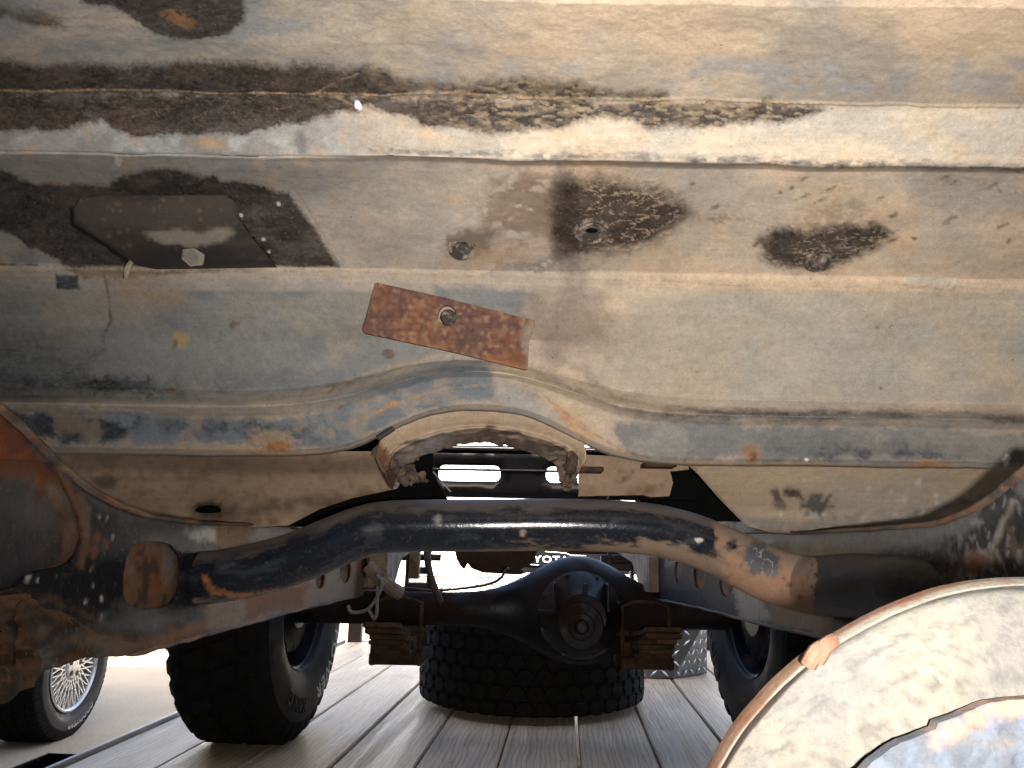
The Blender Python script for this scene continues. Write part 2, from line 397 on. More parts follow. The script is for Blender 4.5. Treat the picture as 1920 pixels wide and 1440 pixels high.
def elev(v): return math.tan(TILT)  # placeholder
UX, V = np.meshgrid(XC, rows)
archc = np.exp(-((np.abs(UX-905)/200.0)**2.6)) ; archw = np.exp(-((np.abs(UX-880)/235.0)**2.2))
lift = archc*85*sm(700, 858, V)*(1) + archw*52*sm(600, 742, V)*(1-sm(742, 858, V))+ archw*0
lift = np.where(V > 742, archw*66*(1-sm(742, 858, V))+archc*92*sm(735, 858, V), archw*66*sm(600, 742, V)*1.)
Vp = V-lift
# back to world: unrolled picture rows are straight lines of constant height
a = (UX-960)/F_PX; bb = -(Vp-720)/F_PX
dy = math.cos(TILT)-bb*math.sin(TILT); dz = math.sin(TILT)+bb*math.cos(TILT)
Yg = np.repeat(Yr[:, None], len(XC), 1)
Yg = Yg - archw*.03*sm(640, 760, V)
lip_ = sm(298, 303, V)*(1-sm(316, 420, V))*(1-sm(500, 1000, UX+0*V)); Yg = Yg-lip_*(Yg-np.interp(V, [298, 420], [.722, .855]))*.9
k = Yg/dy; co = np.stack([a*k, Yg, CAM.z+dz*k], -1)
flat = co.reshape(-1, 3); PXx, PYy = proj(flat)
P = Paint(PXx, PYy, TAN, .85); X, Yp = P.x, P.y
P.field(260, -.02, .35, GREY, .55, 11, 1.6, .7)
P.lay(sm(1150, 250, X+fbm(X/120, Yp/60, 4, 5)*420)*.75, (.185, .19, .19), .7)
# upper ceiling
P.lay((1-sm(90, 130, Yp+fbm(X/90, Yp/40, 4, 2)*30))*sm(1250, 500, X+fbm(X/200, Yp/90, 5, 3)*500)*.6, (.25, .26, .265))
P.field(110, .1, .3, (.52, .41, .28), .45, 21, 2.5, None, 1-sm(100, 130, Yp))
P.lay(sm(95, 105, Yp-X*.006)*(1-sm(180, 186, Yp-X*.012))*.35, (.42, .37, .30))
P.field(60, .18, .22, (.27, .29, .31), .5, 23, 1.5, None, sm(90, 130, Yp)*(1-sm(170, 190, Yp)))
P.lay(sm(196, 215, Yp)*(1-sm(285, 300, Yp-X*.008))*sm(500, 1000, X)*.75, CREAM); P.lay(sm(215, 235, Yp)*(1-sm(285, 300, Yp))*sm(900, 300, X)*.55, (.26, .255, .24))  # lit right of the band painted cream, its dimmer left painted grey
P.field(45, .05, .25, (.40, .42, .43), .6, 24, 1.2, None, sm(205, 230, Yp)*(1-sm(280, 296, Yp))*sm(900, 500, X)*1.0)
P.field(90, .15, .2, (.36, .35, .33), .4, 25, 1.2, None, sm(196, 215, Yp)*(1-sm(285, 300, Yp)))
P.field(50, .3, .12, (.5, .33, .18), .3, 26, 1., None, sm(196, 215, Yp)*(1-sm(500, 520, Yp)))
# oily streak along the seam
up = [(-80, 112), (60, 116), (250, 122), (380, 118), (520, 118), (620, 128), (700, 135), (760, 150), (860, 155), (960, 152), (1060, 150), (1140, 165), (1250, 172), (1250, 184), (1000, 182), (-80, 172)]
lo = [(-80, 165), (0, 166), (500, 172), (700, 180), (900, 184), (1100, 186), (1300, 190), (1480, 194), (1540, 204), (1480, 222), (1360, 232), (1240, 240), (1130, 222), (1050, 240), (960, 246), (880, 238), (790, 232), (700, 196), (640, 205), (560, 232), (500, 244), (410, 250), (330, 246), (250, 252), (190, 226), (130, 238), (60, 246), (-80, 236)]
P.blob('p', up, (.12, .09, .065), .4, 16, 14, 40, 29); P.blob('p', lo, (.12, .09, .065), .35, 14, 14, 40, 30)
P.blob('p', up, DARK, .93, 7, 14, 40, 31, .6)
P.blob('p', lo, DARK, .94, 6, 16, 45, 32, .6)
P.field(26, .12, .18, (.22, .16, .10), .55, 33, 2.2, .85, sm(100, 130, Yp)*(1-sm(235, 255, Yp))*sm(420, 900, X)*(1-sm(1400, 1550, X))*P.c[:, 0].__lt__(.2))
P.field(14, .15, .15, (.30, .23, .15), .7, 34, 2.2, .85, sm(760, 960, X)*P.c[:, 0].__lt__(.25)*(Yp < 260))
P.field(90, .1, .2, (.075, .05, .038), .6, 35, 2., .7, 1.*P.c[:, 0].__lt__(.1))
P.field(7, .25, .15, (.10, .075, .055), .6, 36, 2., .8, 1.*P.c[:, 0].__lt__(.12))
crack = [(-80, 166), (200, 168), (420, 172), (600, 172), (720, 178), (850, 174), (960, 181), (1080, 180), (1200, 186), (1300, 184), (1420, 190), (1560, 190), (1920, 201), (2100, 204)]
P.blob('l', crack, (.40, .27, .15), .9, 1.6, 2.5, 16, 37, .9, w=.8, h=.9)
P.blob('l', [(600, 166), (640, 185), (680, 205), (690, 235)], (.3, .2, .12), .7, 1.5, 3, 12, 38, .9, w=.5, h=.4)
P.blob('l', [(590, 172), (640, 148), (690, 132)], (.34, .25, .15), .7, 1.5, 3, 12, 39, .9, w=.5, h=.4)
P.blob('l', [(600, 178), (820, 184), (930, 190)], (.33, .22, .13), .7, 1.5, 4, 16, 40, .9, w=1, h=.5, broken=.2)
P.blob('e', (672, 197, 6, 9, -20), (.8, .8, .85), 1, 1, 2, 6, 41)
P.blob('e', (565, 265, 10, 22, 0), (.12, .12, .13), .7, 5, 6, 12, 42)
P.blob('e', (390, 268, 30, 10, 0), (.42, .24, .10), .6, 5, 8, 14, 43)
# teardrop stains at the top left
P.blob('p', [(160, -60), (470, -60), (456, 38), (425, 62), (380, 76), (325, 74), (285, 58), (250, 34), (215, 12), (150, 2)], (.028, .022, .018), .93, 5, 6, 22, 51, .6, h=-.3)
P.blob('e', (335, 32, 26, 12, 25), (.26, .13, .06), .8, 5, 7, 12, 52)
P.blob('e', (62, 30, 52, 13, 12), (.07, .055, .04), .85, 5, 6, 16, 53)
P.blob('e', (0, 20, 22, 12, 0), (.09, .08, .06), .8, 5, 6, 16, 54)
# shadow line of the fold, painted dark and soft
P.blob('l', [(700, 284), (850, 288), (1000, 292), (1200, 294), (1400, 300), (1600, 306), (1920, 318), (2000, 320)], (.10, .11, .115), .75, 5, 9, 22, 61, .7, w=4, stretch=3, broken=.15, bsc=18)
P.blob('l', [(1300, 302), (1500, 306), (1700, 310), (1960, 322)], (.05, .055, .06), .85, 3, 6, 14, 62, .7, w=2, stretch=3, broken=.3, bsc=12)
# mid slope: brushed tan
P.field(120, .05, .25, (.36, .33, .28), .45, 63, 1.6, None, sm(300, 330, Yp)*(1-sm(500, 520, Yp)))
P.blob('p', [(-80, 295), (20, 322), (60, 346), (200, 345), (245, 322), (320, 314), (380, 330), (400, 322), (415, 338), (470, 344), (540, 366), (572, 402), (604, 448), (638, 500), (520, 500), (250, 520), (150, 520), (95, 478), (0, 432), (-80, 400)], (.026, .021, .019), .95, 3.5, 5, 18, 64, .7)
P.field(60, .1, .2, (.07, .058, .05), .6, 65, 1.3, .8, 1.*P.c[:, 0].__lt__(.09))
P.blob('p', [(270, 436), (330, 430), (380, 436), (425, 424), (442, 434), (420, 452), (360, 462), (300, 456)], (.27, .24, .19), .8, 3, 4, 14, 66)
P.blob('l', [(545, 345), (590, 410), (640, 500)], (.15, .12, .09), .5, 2, 2, 14, 67, w=1)
P.blob('l', [(0, 496), (70, 497)], (.02, .02, .02), .9, 1.5, 1, 8, 68, w=2, broken=.1)
P.blob('e', (222, 300, 8, 10, 0), (.5, .45, .38), .8, 1.5, 2, 8, 69)
# mid stains
P.blob('e', (1150, 400, 190, 95, -5), (.22, .16, .11), .4, 26, 22, 40, 70); P.blob('e', (985, 390, 84, 66, -10), (.13, .08, .055), .7, 20, 26, 24, 71, .85, broken=.05, bsc=26)
P.blob('e', (1060, 400, 26, 96, 0), (.06, .05, .052), .8, 9, 10, 26, 72, .7)
P.blob('p', [(1040, 338), (1150, 335), (1230, 355), (1290, 385), (1300, 400), (1250, 440), (1200, 468), (1100, 482), (1040, 478), (1035, 400)], (.034, .022, .016), .95, 13, 12, 20, 73, .75)
vein = np.abs(fbm((X+Yp*1.4)/26, Yp/9, 4, 74)); inb = (1-sm(-14, 2, P._sdf('e', (1170, 400, 130, 78, -8))))
P.lay(sm(.11, .02, vein)*inb*.9*sm(1075, 1110, X), (.29, .215, .145), .9, .6)
P.blob('e', (1110, 431, 33, 16, 0), (.10, .075, .05), .9, 3, 1, 10, 75)
P.blob('e', (1112, 430, 13, 5, -8), (.012, .01, .01), 1, 2, 1, 8, 76)
P.blob('e', (880, 455, 48, 26, -12), (.10, .07, .05), .8, 7, 10, 18, 77, .85, h=.6)
P.blob('e', (1000, 500, 80, 14, 0), (.13, .11, .095), .7, 8, 12, 24, 78, broken=.1)
P.blob('e', (920, 480, 90, 22, -8), (.30, .19, .11), .6, 10, 12, 24, 79)
P.blob('p', [(1422, 450), (1450, 428), (1500, 430), (1560, 420), (1640, 418), (1680, 436), (1640, 470), (1560, 506), (1490, 508), (1440, 495)], (.026, .019, .015), .95, 8, 10, 18, 81, .75)
inb = (1-sm(-6, 4, P._sdf('e', (1570, 462, 100, 40, -15)))); P.lay(sm(.10, .02, np.abs(fbm((X+Yp*1.8)/24, Yp/8, 4, 82)))*inb*.85, (.28, .215, .155), .9, .45)
P.blob('e', (1560, 400, 60, 16, -5), (.24, .16, .10), .5, 9, 14, 16, 83, broken=.2, bsc=8)
P.blob('e', (1350, 408, 32, 8, 0), (.2, .13, .08), .7, 5, 8, 12, 84, broken=.25, bsc=8)
P.blob('e', (1850, 350, 90, 10, 10), (.2, .14, .09), .4, 5, 10, 12, 85, broken=.4, bsc=8)
rs = np.random.RandomState(5)
for i in range(26):
    x0, y0 = rs.uniform(1280, 1900), rs.uniform(330, 480); P.blob('e', (x0, y0, rs.uniform(4, 13), rs.uniform(2, 4), -25), (.12, .085, .055), .75, 1.5, 3, 7, 90+i)
# bead of sealer under the slope
bead = [(-80, 503), (250, 504), (640, 503), (800, 509), (960, 514), (1100, 519), (1250, 521), (1400, 531), (1500, 531), (1600, 532), (1720, 528), (1820, 538), (1960, 546), (2100, 548)]
P.blob('l', bead, (.40, .32, .23), .75, 3, 4, 30, 120, .9, w=3, h=.5)
bd2 = [(x, y+6) for x, y in bead]; P.blob('l', bd2, (.15, .10, .06), .6, 1.5, 4, 14, 121, .9, w=.2, broken=.35, bsc=16)
P.blob('e', (1745, 528, 42, 9, 3), (.42, .40, .34), .8, 4, 4, 14, 122, h=1.)
P.blob('l', [(1700, 540), (1730, 538), (1790, 545)], (.06, .05, .045), .7, 1.5, 3, 10, 123, w=.5, broken=.2)
P.blob('l', [(x, y+12) for x, y in bead], (.37, .27, .17), .45, 7, 3, 20, 124, w=6)
# riser
rz = sm(540, 552, Yp)*(1-sm(745, 760, Yp))
P.lay(rz*sm(1180, 620, X+fbm(X/160, Yp/110, 5, 130)*340)*.88, (.165, .17, .165), .65)  # blue-grey coat, also darkened for the weaker light at the left
P.field(130, .02, .25, (.25, .22, .17), .55, 131, 1.2, None, rz*sm(1000, 700, X))
P.field(110, .12, .2, (.115, .13, .145), .55, 132, 1.3, .6, rz*sm(1150, 800, X))
P.lay(rz*sm(1050, 1300, X)*.55, (.355, .295, .205))
P.field(130, .1, .3, (.30, .30, .27), .45, 133, 1.2, None, rz*sm(1200, 1400, X))
P.field(190, .1, .3, (.26, .28, .28), .5, 134, 1., None, rz*sm(1500, 1800, X))
P.lay(rz*sm(330, 40, X)*sm(560, 700, Yp+fbm(X/50, Yp/50, 4, 77)*80)*.65, (.075, .082, .088), .55)  # shade of the lower left riser painted in
P.blob('e', (1060, 600, 90, 75, -15), (.15, .115, .09), .75, 30, 36, 40, 135, .8)
P.blob('l', [(1080, 690), (1150, 745), (1230, 785), (1300, 790)], (.12, .10, .085), .7, 14, 16, 30, 136, .8, w=10, stretch=2)
P.blob('e', (220, 722, 130, 17, 3), NAVY, .85, 8, 16, 26, 137, .45)
P.blob('e', (500, 715, 150, 22, 0), (.10, .115, .13), .6, 10, 16, 26, 138, .5)
P.blob('p', [(106, 514), (148, 516), (150, 542), (108, 540)], (.035, .042, .052), .95, 2, 2, 8, 139, .5)
P.blob('l', [(195, 515), (203, 560), (206, 600), (192, 640)], (.07, .055, .045), .85, 2, 4, 14, 140, w=1.4, h=-.4)
P.blob('l', [(192, 640), (170, 670), (195, 655), (172, 690), (150, 720)], (.10, .08, .065), .6, 2, 5, 12, 141, w=.6, broken=.2)
P.blob('e', (270, 545, 70, 25, 10), (.27, .17, .09), .5, 14, 14, 24, 142)
P.blob('e', (337, 636, 15, 14, 0), (.30, .21, .09), .9, 3, 3, 8, 143); P.blob('e', (328, 645, 5, 8, 0), (.10, .08, .05), .8, 2, 2, 8, 144)
for x, y, r in ((438, 608, 9), (730, 664, 12), (322, 733, 9), (336, 728, 4), (620, 725, 8), (655, 720, 8), (1045, 612, 2), (700, 560, 4), (1308, 698, 3), (1645, 613, 3), (1652, 727, 3), (640, 764, 5)):
    P.blob('e', (x, y, r, r*.8, 0), (.11, .065, .04), .8, 2, 3, 7, int(x))
P.blob('l', [(545, 745), (620, 728), (680, 700), (760, 680)], (.38, .22, .08), .5, 3, 5, 14, 146, w=1.5, broken=.2)
P.blob('p', [(810, 535), (980, 545), (985, 600), (960, 610), (820, 560)], (.13, .14, .15), .7, 6, 10, 20, 147, .6)
P.blob('e', (955, 520, 80, 10, 0), (.25, .2, .16), .6, 6, 10, 20, 148)
# fold below the riser and skirt strip
st = sm(752, 775, Yp+0*X-(X-960)*.012+archc.ravel()*60)*1.
P.lay(st*.35, (.24, .19, .135), .8)
blu = [(60, 772), (240, 774), (420, 785), (560, 788), (640, 768), (720, 730), (800, 698), (870, 684), (925, 690), (925, 742), (860, 752), (780, 775), (700, 812), (650, 838), (560, 842), (430, 828), (330, 826), (240, 828), (120, 832), (60, 800)]
P.blob('p', blu, (.125, .145, .165), .88, 4, 12, 26, 150, .5)
P.blob('p', [(-60, 768), (150, 778), (250, 800), (230, 825), (140, 832), (90, 822), (-60, 800)], NAVY, .9, 5, 10, 20, 151, .42)
P.blob('e', (420, 800, 140, 15, 3), NAVY, .5, 8, 14, 26, 152, .45)
P.field(60, .25, .18, TAN2, .4, 153, 1.2, .85, st*sm(950, 850, X))
P.blob('l', [(650, 800), (740, 760), (830, 732), (930, 722)], (.30, .20, .12), .8, 2, 3, 12, 154, w=1, h=.3)
P.blob('l', [(700, 778), (740, 756)], (.42, .22, .07), .8, 4, 5, 10, 155, w=3)
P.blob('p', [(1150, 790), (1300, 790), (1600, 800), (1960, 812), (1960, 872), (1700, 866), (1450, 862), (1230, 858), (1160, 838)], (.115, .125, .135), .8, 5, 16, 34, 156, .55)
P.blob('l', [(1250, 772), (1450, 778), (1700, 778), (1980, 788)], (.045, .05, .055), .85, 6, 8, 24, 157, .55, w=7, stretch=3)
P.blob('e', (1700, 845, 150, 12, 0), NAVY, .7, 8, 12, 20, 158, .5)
P.field(70, .12, .25, (.25, .235, .2), .55, 159, 1.5, .8, st*sm(1150, 1200, X))
P.blob('l', [(1225, 868), (1500, 872), (1920, 888)], (.42, .23, .10), .8, 3, 6, 16, 160, w=2.5, broken=.05)
P.blob('e', (1410, 850, 17, 17, 0), (.27, .125, .055), .8, 6, 8, 9, 161); P.blob('e', (1412, 856, 6, 8, 0), (.09, .04, .02), .8, 3, 3, 9, 162)
P.blob('e', (1740, 871, 36, 7, 2), (.34, .17, .075), .9, 3, 4, 10, 163)
P.blob('e', (1888, 862, 7, 13, 10), (.75, .74, .72), 1, 1, 3, 6, 164); P.blob('e', (1512, 862, 4, 3, 0), (.75, .74, .72), 1, 1, 2, 6, 165)
P.blob('l', [(430, 845), (560, 850), (700, 848)], (.42, .20, .07), .75, 4, 6, 14, 166, w=2, broken=.1)
P.blob('e', (508, 826, 45, 20, 0), (.30, .22, .14), .85, 5, 12, 12, 167, h=.8); P.blob('e', (520, 838, 22, 9, 0), (.26, .10, .035), .9, 4, 6, 9, 168)
P.blob('e', (1075, 790, 40, 14, 38), (.36, .19, .09), .8, 5, 8, 12, 169); P.blob('e', (1092, 797, 12, 6, 40), (.11, .06, .06), .9, 2, 3, 8, 170)
P.blob('l', [(1020, 745), (1060, 775), (1100, 805), (1160, 840), (1215, 858)], (.26, .13, .06), .8, 2, 3, 10, 171, w=1.2, h=-.3)
P.blob('l', [(940, 695), (1010, 715), (1070, 760), (1110, 800)], (.42, .33, .22), .55, 8, 8, 20, 172, w=16)
P.blob('e', (985, 760, 70, 22, 30), (.25, .255, .25), .6, 8, 10, 20, 173)
P.blob('l', [(0, 760), (180, 763), (280, 772)], (.45, .43, .40), .35, 3, 3, 20, 174, w=2, broken=.15)
# a faint large mottling everywhere
P.c *= (1+.10*fbm(X/50, Yp/26, 5, 180)+.09*fbm(X/7, Yp/5, 3, 181)+.10*fbm(X/190, Yp/100, 3, 182))[:, None]
dk_ = (1-sm(.05, .16, P.c[:, 0])); P.c *= (1+dk_*(.9*fbm(X/9, Yp/4.5, 4, 183, .75)+.5*fbm(X/60, Yp/22, 3, 184)))[:, None]
P.lay(dk_*sm(.42, .62, fbm(X/5, Yp/3.5, 3, 185, .8))*.55, (.20, .155, .115), .9)
P.h += dk_*.5
for x_ in (138,): P.blob('l', [(134, 392), (136, 420), (190, 452), (247, 493)], (.004, .004, .004), 1, 1.5, 2, 8, 201, w=3.5); P.blob('l', [(442, 402), (458, 425), (480, 452), (516, 495)], (.006, .006, .006), 1, 1.2, 5, 8, 202, w=1.6, h=-1)  # bracket's black shadow line painted at left, crack line at right
for x, y in ((452, 404), (449, 420), (495, 446), (522, 383), (505, 470)): P.blob('e', (x, y, 3.4, 3, 0), (.55, .5, .44), 1, 1, 2, 5, x)
P.blob('l', [(470, 757), (620, 738), (720, 704), (800, 672), (900, 655), (1000, 672), (1080, 712), (1160, 756), (1300, 775)], (.36, .28, .195), .5, 7, 5, 30, 203, w=7, h=1.6); P.blob('l', [(1000, 688), (1090, 735), (1160, 772), (1280, 782)], (.10, .085, .07), .55, 8, 10, 26, 204, w=5, h=-1)
# relief: normal from the folded sheet
g = co; du = np.gradient(g, axis=1); dv = np.gradient(g, axis=0); nr = np.cross(du, dv); nr /= np.linalg.norm(nr, axis=2, keepdims=True)+1e-12
if nr[200, 400, 1] > 0: nr = -nr
hgt = (P.h*.0022+fbm(X/80, Yp/50, 4, 190)*.0014+fbm(X/260, Yp/120, 2, 191)*.003+fbm(X/10, Yp/8, 2, 192)*.00025).reshape(UX.shape)
g = g+nr*hgt[..., None]
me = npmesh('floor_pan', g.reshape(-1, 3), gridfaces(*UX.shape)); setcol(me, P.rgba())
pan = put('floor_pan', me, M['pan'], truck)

def sheet(name, poly, yf, step, paintfn, mat, parent, holes=(), thick=.002, rough=.0015, tris_noise=40., seed=0):
    "a real sheet: outline measured on the photo, standing at its own depth yf(px,py)"
    V2, T, loops = fill2d(poly, list(holes), step)
    pts = []
    for x, y in V2: pts.append(PY(x, y, yf(x, y)))
    A = np.array([tuple(p) for p in pts]); A[:, 1] += fbm(V2[:, 0]/tris_noise, V2[:, 1]/tris_noise, 4, seed)*rough
    n0 = len(A); back = A+np.array([0, thick, .0]); V_ = np.vstack([A, back])
    fr = T; bk = T[:, ::-1]+n0; side = []
    b0 = 0
    for L in loops:
        m_ = len(L)
        for i in range(m_):
            p, q = b0+i, b0+(i+1) % m_; side += [(p, q, q+n0), (p, q+n0, p+n0)]
        b0 += m_
    me = npmesh(name, V_, np.vstack([fr, bk, np.array(side)]), True)
    bm = bmesh.new(); bm.from_mesh(me); bmesh.ops.recalc_face_normals(bm, faces=bm.faces[:]); bm.to_mesh(me); bm.free(); me.set_sharp_from_angle(angle=R_(40))
    px = np.concatenate([V2[:, 0]]*2); py = np.concatenate([V2[:, 1]]*2)
    Q = Paint(px, py, TAN2, .85); paintfn(Q); setcol(me, Q.rgba())
    return put(name, me, mat, parent)

def hexbolt(name, px, py, Y, r, h, parent, mat, tilt=(0, 0, 0), washer=1.5, n=Vector((0, -.6, -.8))):
    c = PY(px, py, Y); Mx = Matrix.Translation(c)@n.to_track_quat('Z', 'Y').to_matrix().to_4x4()@Euler(tilt).to_matrix().to_4x4()
    b = MB(); b.lathe([(0, -.004), (r*washer, -.004), (r*washer, .0025), (r*washer*.93, .0035), (0, .0035)], 28, Mx)
    hexp = [(r*math.cos(R_(60*k+10)), r*math.sin(R_(60*k+10))) for k in range(6)]
    vs = [(x, y, .003) for x, y in hexp]+[(x, y, h*.82) for x, y in hexp]+[(x*.84, y*.84, h) for x, y in hexp]
    b.add(vs, [(i, (i+1) % 6, 6+(i+1) % 6, 6+i) for i in range(6)]+[(6+i, 6+(i+1) % 6, 12+(i+1) % 6, 12+i) for i in range(6)]+[tuple(range(12, 18))], Mx)
    return b.build(name, mat, parent, True, 30)
def ypan(py):
    u = unroll(960, py)[1]; return float(np.interp(u, pv, pY))
M['boltmud'] = solid('mud_crusted_bolt', (.28, .24, .17), .8, var=.5, sc=70, bump=.8, dirt=(.16, .165, .16), dthr=.55)
M['boltdark'] = solid('oily_bolt', (.25, .205, .16), .85, var=.6, sc=160, bump=1, bd=.004, dirt=(.05, .038, .03), dthr=.48)
def pan_pt(px, py):
    d = (PXx-px)**2+(PYy-py)**2; i = int(np.argmin(d)); return Vector(g.reshape(-1, 3)[i]), Vector(nr.reshape(-1, 3)[i])
def panbolt(px, py, r, h, mat, washer=1.4):
    c, n_ = pan_pt(px, py); n_ = (n_+Vector((0, -.35, 0))).normalized()
    pp = 960+F_PX*0
    Mx = Matrix.Translation(c)@n_.to_track_quat('Z', 'Y').to_matrix().to_4x4(); b = MB()
    b.lathe([(0, -.004), (r*washer, -.004), (r*washer, .002), (r*washer*.9, .003), (0, .003)], 28, Mx)
    hexp = [(r*math.cos(R_(60*k+8)), r*math.sin(R_(60*k+8))) for k in range(6)]
    vs = [(x, y, .002) for x, y in hexp]+[(x, y, h*.8) for x, y in hexp]+[(x*.82, y*.82, h) for x, y in hexp]
    b.add(vs, [(i, (i+1) % 6, 6+(i+1) % 6, 6+i) for i in range(6)]+[(6+i, 6+(i+1) % 6, 12+(i+1) % 6, 12+i) for i in range(6)]+[tuple(range(12, 18))], Mx)
    return b.build('bolt', mat, pan, True, 30)
o = panbolt(369, 470, .0145, .016, M['boltmud'], 1.2); o['label'] = 'mud-crusted hex bolt on the dark oily bracket'
o = panbolt(866, 462, .011, .012, M['boltdark'], 1.5); o['label'] = 'crusted bolt left of the big oily stain'
o = panbolt(1532, 486, .0125, .013, M['boltdark'], 1.3); o['label'] = 'crusted bolt in the small oily stain at the right'
gc, gn = pan_pt(1110, 431); Mx = Matrix.Translation(gc+gn*.001)@gn.to_track_quat('Z', 'Y').to_matrix().to_4x4()
b = MB(); b.lathe([(.0205, -.002), (.0200, .0016), (.0185, .0026), (.0168, .0016), (.0150, .0006), (.0138, .0014), (.0124, .0022), (.0110, .0012), (.0085, -.0005), (.006, -.001)], 44, Mx); b.build('grommet', M['boltdark'], pan, True)
b = MB(); b.lathe([(.0078, -.0012), (.0060, -.0002), (0, -.0001)], 24, Mx@Matrix.Diagonal((1, .55, 1, 1))); b.build('drain_hole', M['void'], pan, True)
# raised bracket around the left bolt: flat pressed plate standing 5 mm proud
def dark_br(Q):
    Q.c[:] = (.040, .032, .028); Q.r[:] = .7; Q.field(40, .1, .2, (.075, .06, .05), .6, 3, 1.2); Q.blob('p', [(130, 380), (445, 360), (450, 400), (420, 428), (260, 432), (150, 420)], (.085, .068, .058), .7, 8, 8, 20, 4)
    Q.lay(sm(.35, .6, fbm(Q.x/5, Q.y/4, 3, 9, .8))*.5, (.2, .16, .12)); Q.lay(sm(452, 470, Q.y)*.6, (.018, .017, .018), .5)
    Q.blob('p', [(270, 436), (330, 430), (380, 436), (425, 424), (442, 434), (420, 452), (360, 462), (300, 456)], (.27, .24, .19), .8, 3, 4, 14, 66)
def on_pan(off):
    pvv = [p[0] for p in prof]
    return lambda x, y: float(np.interp(unroll(x, y)[1], pv, pY))-off
brp = [(138, 392), (150, 372), (200, 366), (420, 366), (437, 376), (442, 405), (475, 450), (513, 493), (282, 497), (247, 490), (190, 450), (140, 414)]
sheet('bracket_plate', brp, on_pan(.016), 7, dark_br, M['pan'], pan, thick=.016)['label'] = 'dark oily pressed bracket around the bolt'
# twig-like clip hanging at the bracket corner
b = MB(); c0, n0_ = pan_pt(251, 486); c0 = c0+n0_*.004
b.tube(spline([c0+Vector((.006, 0, .006)), c0+Vector((0, -.004, .0)), c0+Vector((-.003, -.006, -.012)), c0+Vector((-.004, -.004, -.022))], 4), [.004, .0045, .004, .0035, .003, .003, .0035, .004, .004, .0035, .003, .003, .0025], 8)
b.build('clip', M['boltmud'], pan, True)

# rusty plate
def rustp(Q):
    Q.c[:] = (.135, .058, .038); Q.r[:] = .92
    Q.field(9, .1, .3, (.23, .13, .075), .55, 5); Q.field(30, .05, .25, (.085, .048, .046), .7, 6); Q.field(5, .25, .2, (.33, .21, .12), .5, 7); Q.field(9, .22, .15, (.07, .04, .035), .6, 8)
    Q.blob('l', [(745, 640), (850, 665), (985, 692)], (.33, .17, .06), .6, 4, 4, 12, 9, w=3)
    Q.blob('e', (965, 670, 26, 14, 0), (.15, .06, .035), .7, 6, 6, 12, 10)
    Q.blob('p', [(985, 605), (1010, 612), (992, 692), (975, 640)], (.23, .20, .16), .6, 3, 4, 10, 11)
def yplate(x, y): return .926+(y-531)*.00022
hc = (838, 591); hole = [(hc[0]+17*math.cos(R_(a)), hc[1]+19*math.sin(R_(a))) for a in range(0, 360, 15)]
rp = sheet('rusty_plate', [(703, 531), (708, 530), (850, 562), (1002, 601), (1003, 608), (992, 640), (990, 691), (984, 693), (860, 662), (683, 624), (680, 618), (692, 575)], yplate, 7, rustp, M['frame'], truck, [hole], .006, .0012, 30, 4)
rp['label'] = 'rusted steel strap with a round bolt hole'
b = MB(); c_ = PY(842, 597, .945); Mx = Matrix.Translation(c_)@Vector((0, -1, -.1)).to_track_quat('Z', 'Y').to_matrix().to_4x4()
b.lathe([(0, .008), (.0085, .008), (.0098, .006), (.0098, -.02)], 24, Mx); b.build('bolt_end', M['boltdark'], rp, True)

# --- lower floor behind the riser
def lowfloor(Q):
    Q.c[:] = (.42, .295, .195); Q.field(120, 0, .3, (.33, .22, .14), .6, 11, 2.5); Q.field(60, .2, .15, (.36, .25, .16), .5, 12, 2)
    Q.blob('e', (390, 957, 30, 16, 0), (.03, .022, .018), .95, 4, 5, 12, 13)
    Q.blob('e', (560, 945, 130, 12, -8), (.10, .07, .05), .7, 6, 14, 22, 14, broken=.1); Q.blob('e', (200, 905, 22, 14, 0), (.05, .04, .03), .8, 5, 8, 12, 15)
    Q.blob('l', [(140, 958), (350, 975), (520, 980)], (.16, .09, .055), .8, 4, 5, 16, 16, w=5); Q.blob('l', [(100, 905), (400, 895), (620, 880)], (.20, .13, .08), .6, 3, 5, 30, 17, w=1)
    Q.field(14, .25, .15, (.16, .10, .06), .4, 18)
def ylf(x, y):
    u = unroll(x, y)[1]; return float(np.interp(u, [840, 862, 895, 935, 975, 1010], [1.04, 1.078, 1.19, 1.24, 1.30, 1.33]))
lf = sheet('rear_floor_panel', [(-200, 868), (100, 846), (440, 846), (705, 846), (745, 872), (750, 905), (744, 916), (660, 934), (600, 954), (540, 985), (430, 990), (300, 985), (180, 975), (60, 960), (-200, 960)], ylf, 9, lowfloor, M['pan'], truck, [[(390+26*math.cos(R_(a)), 958+(11 if a > 180 else 4)*math.sin(R_(a))) for a in range(0, 360, 20)]], .003, .004, 60, 5)
b = MB(); b.box((-.75, 1.34, .572), (-.24, 1.355, .75)); b.box((-.24, 1.34, .612), (-.13, 1.3415, .75)); b.build('left_dark_backing', M['void'], truck)  # added black backing, stands in for the shade behind the floor panel
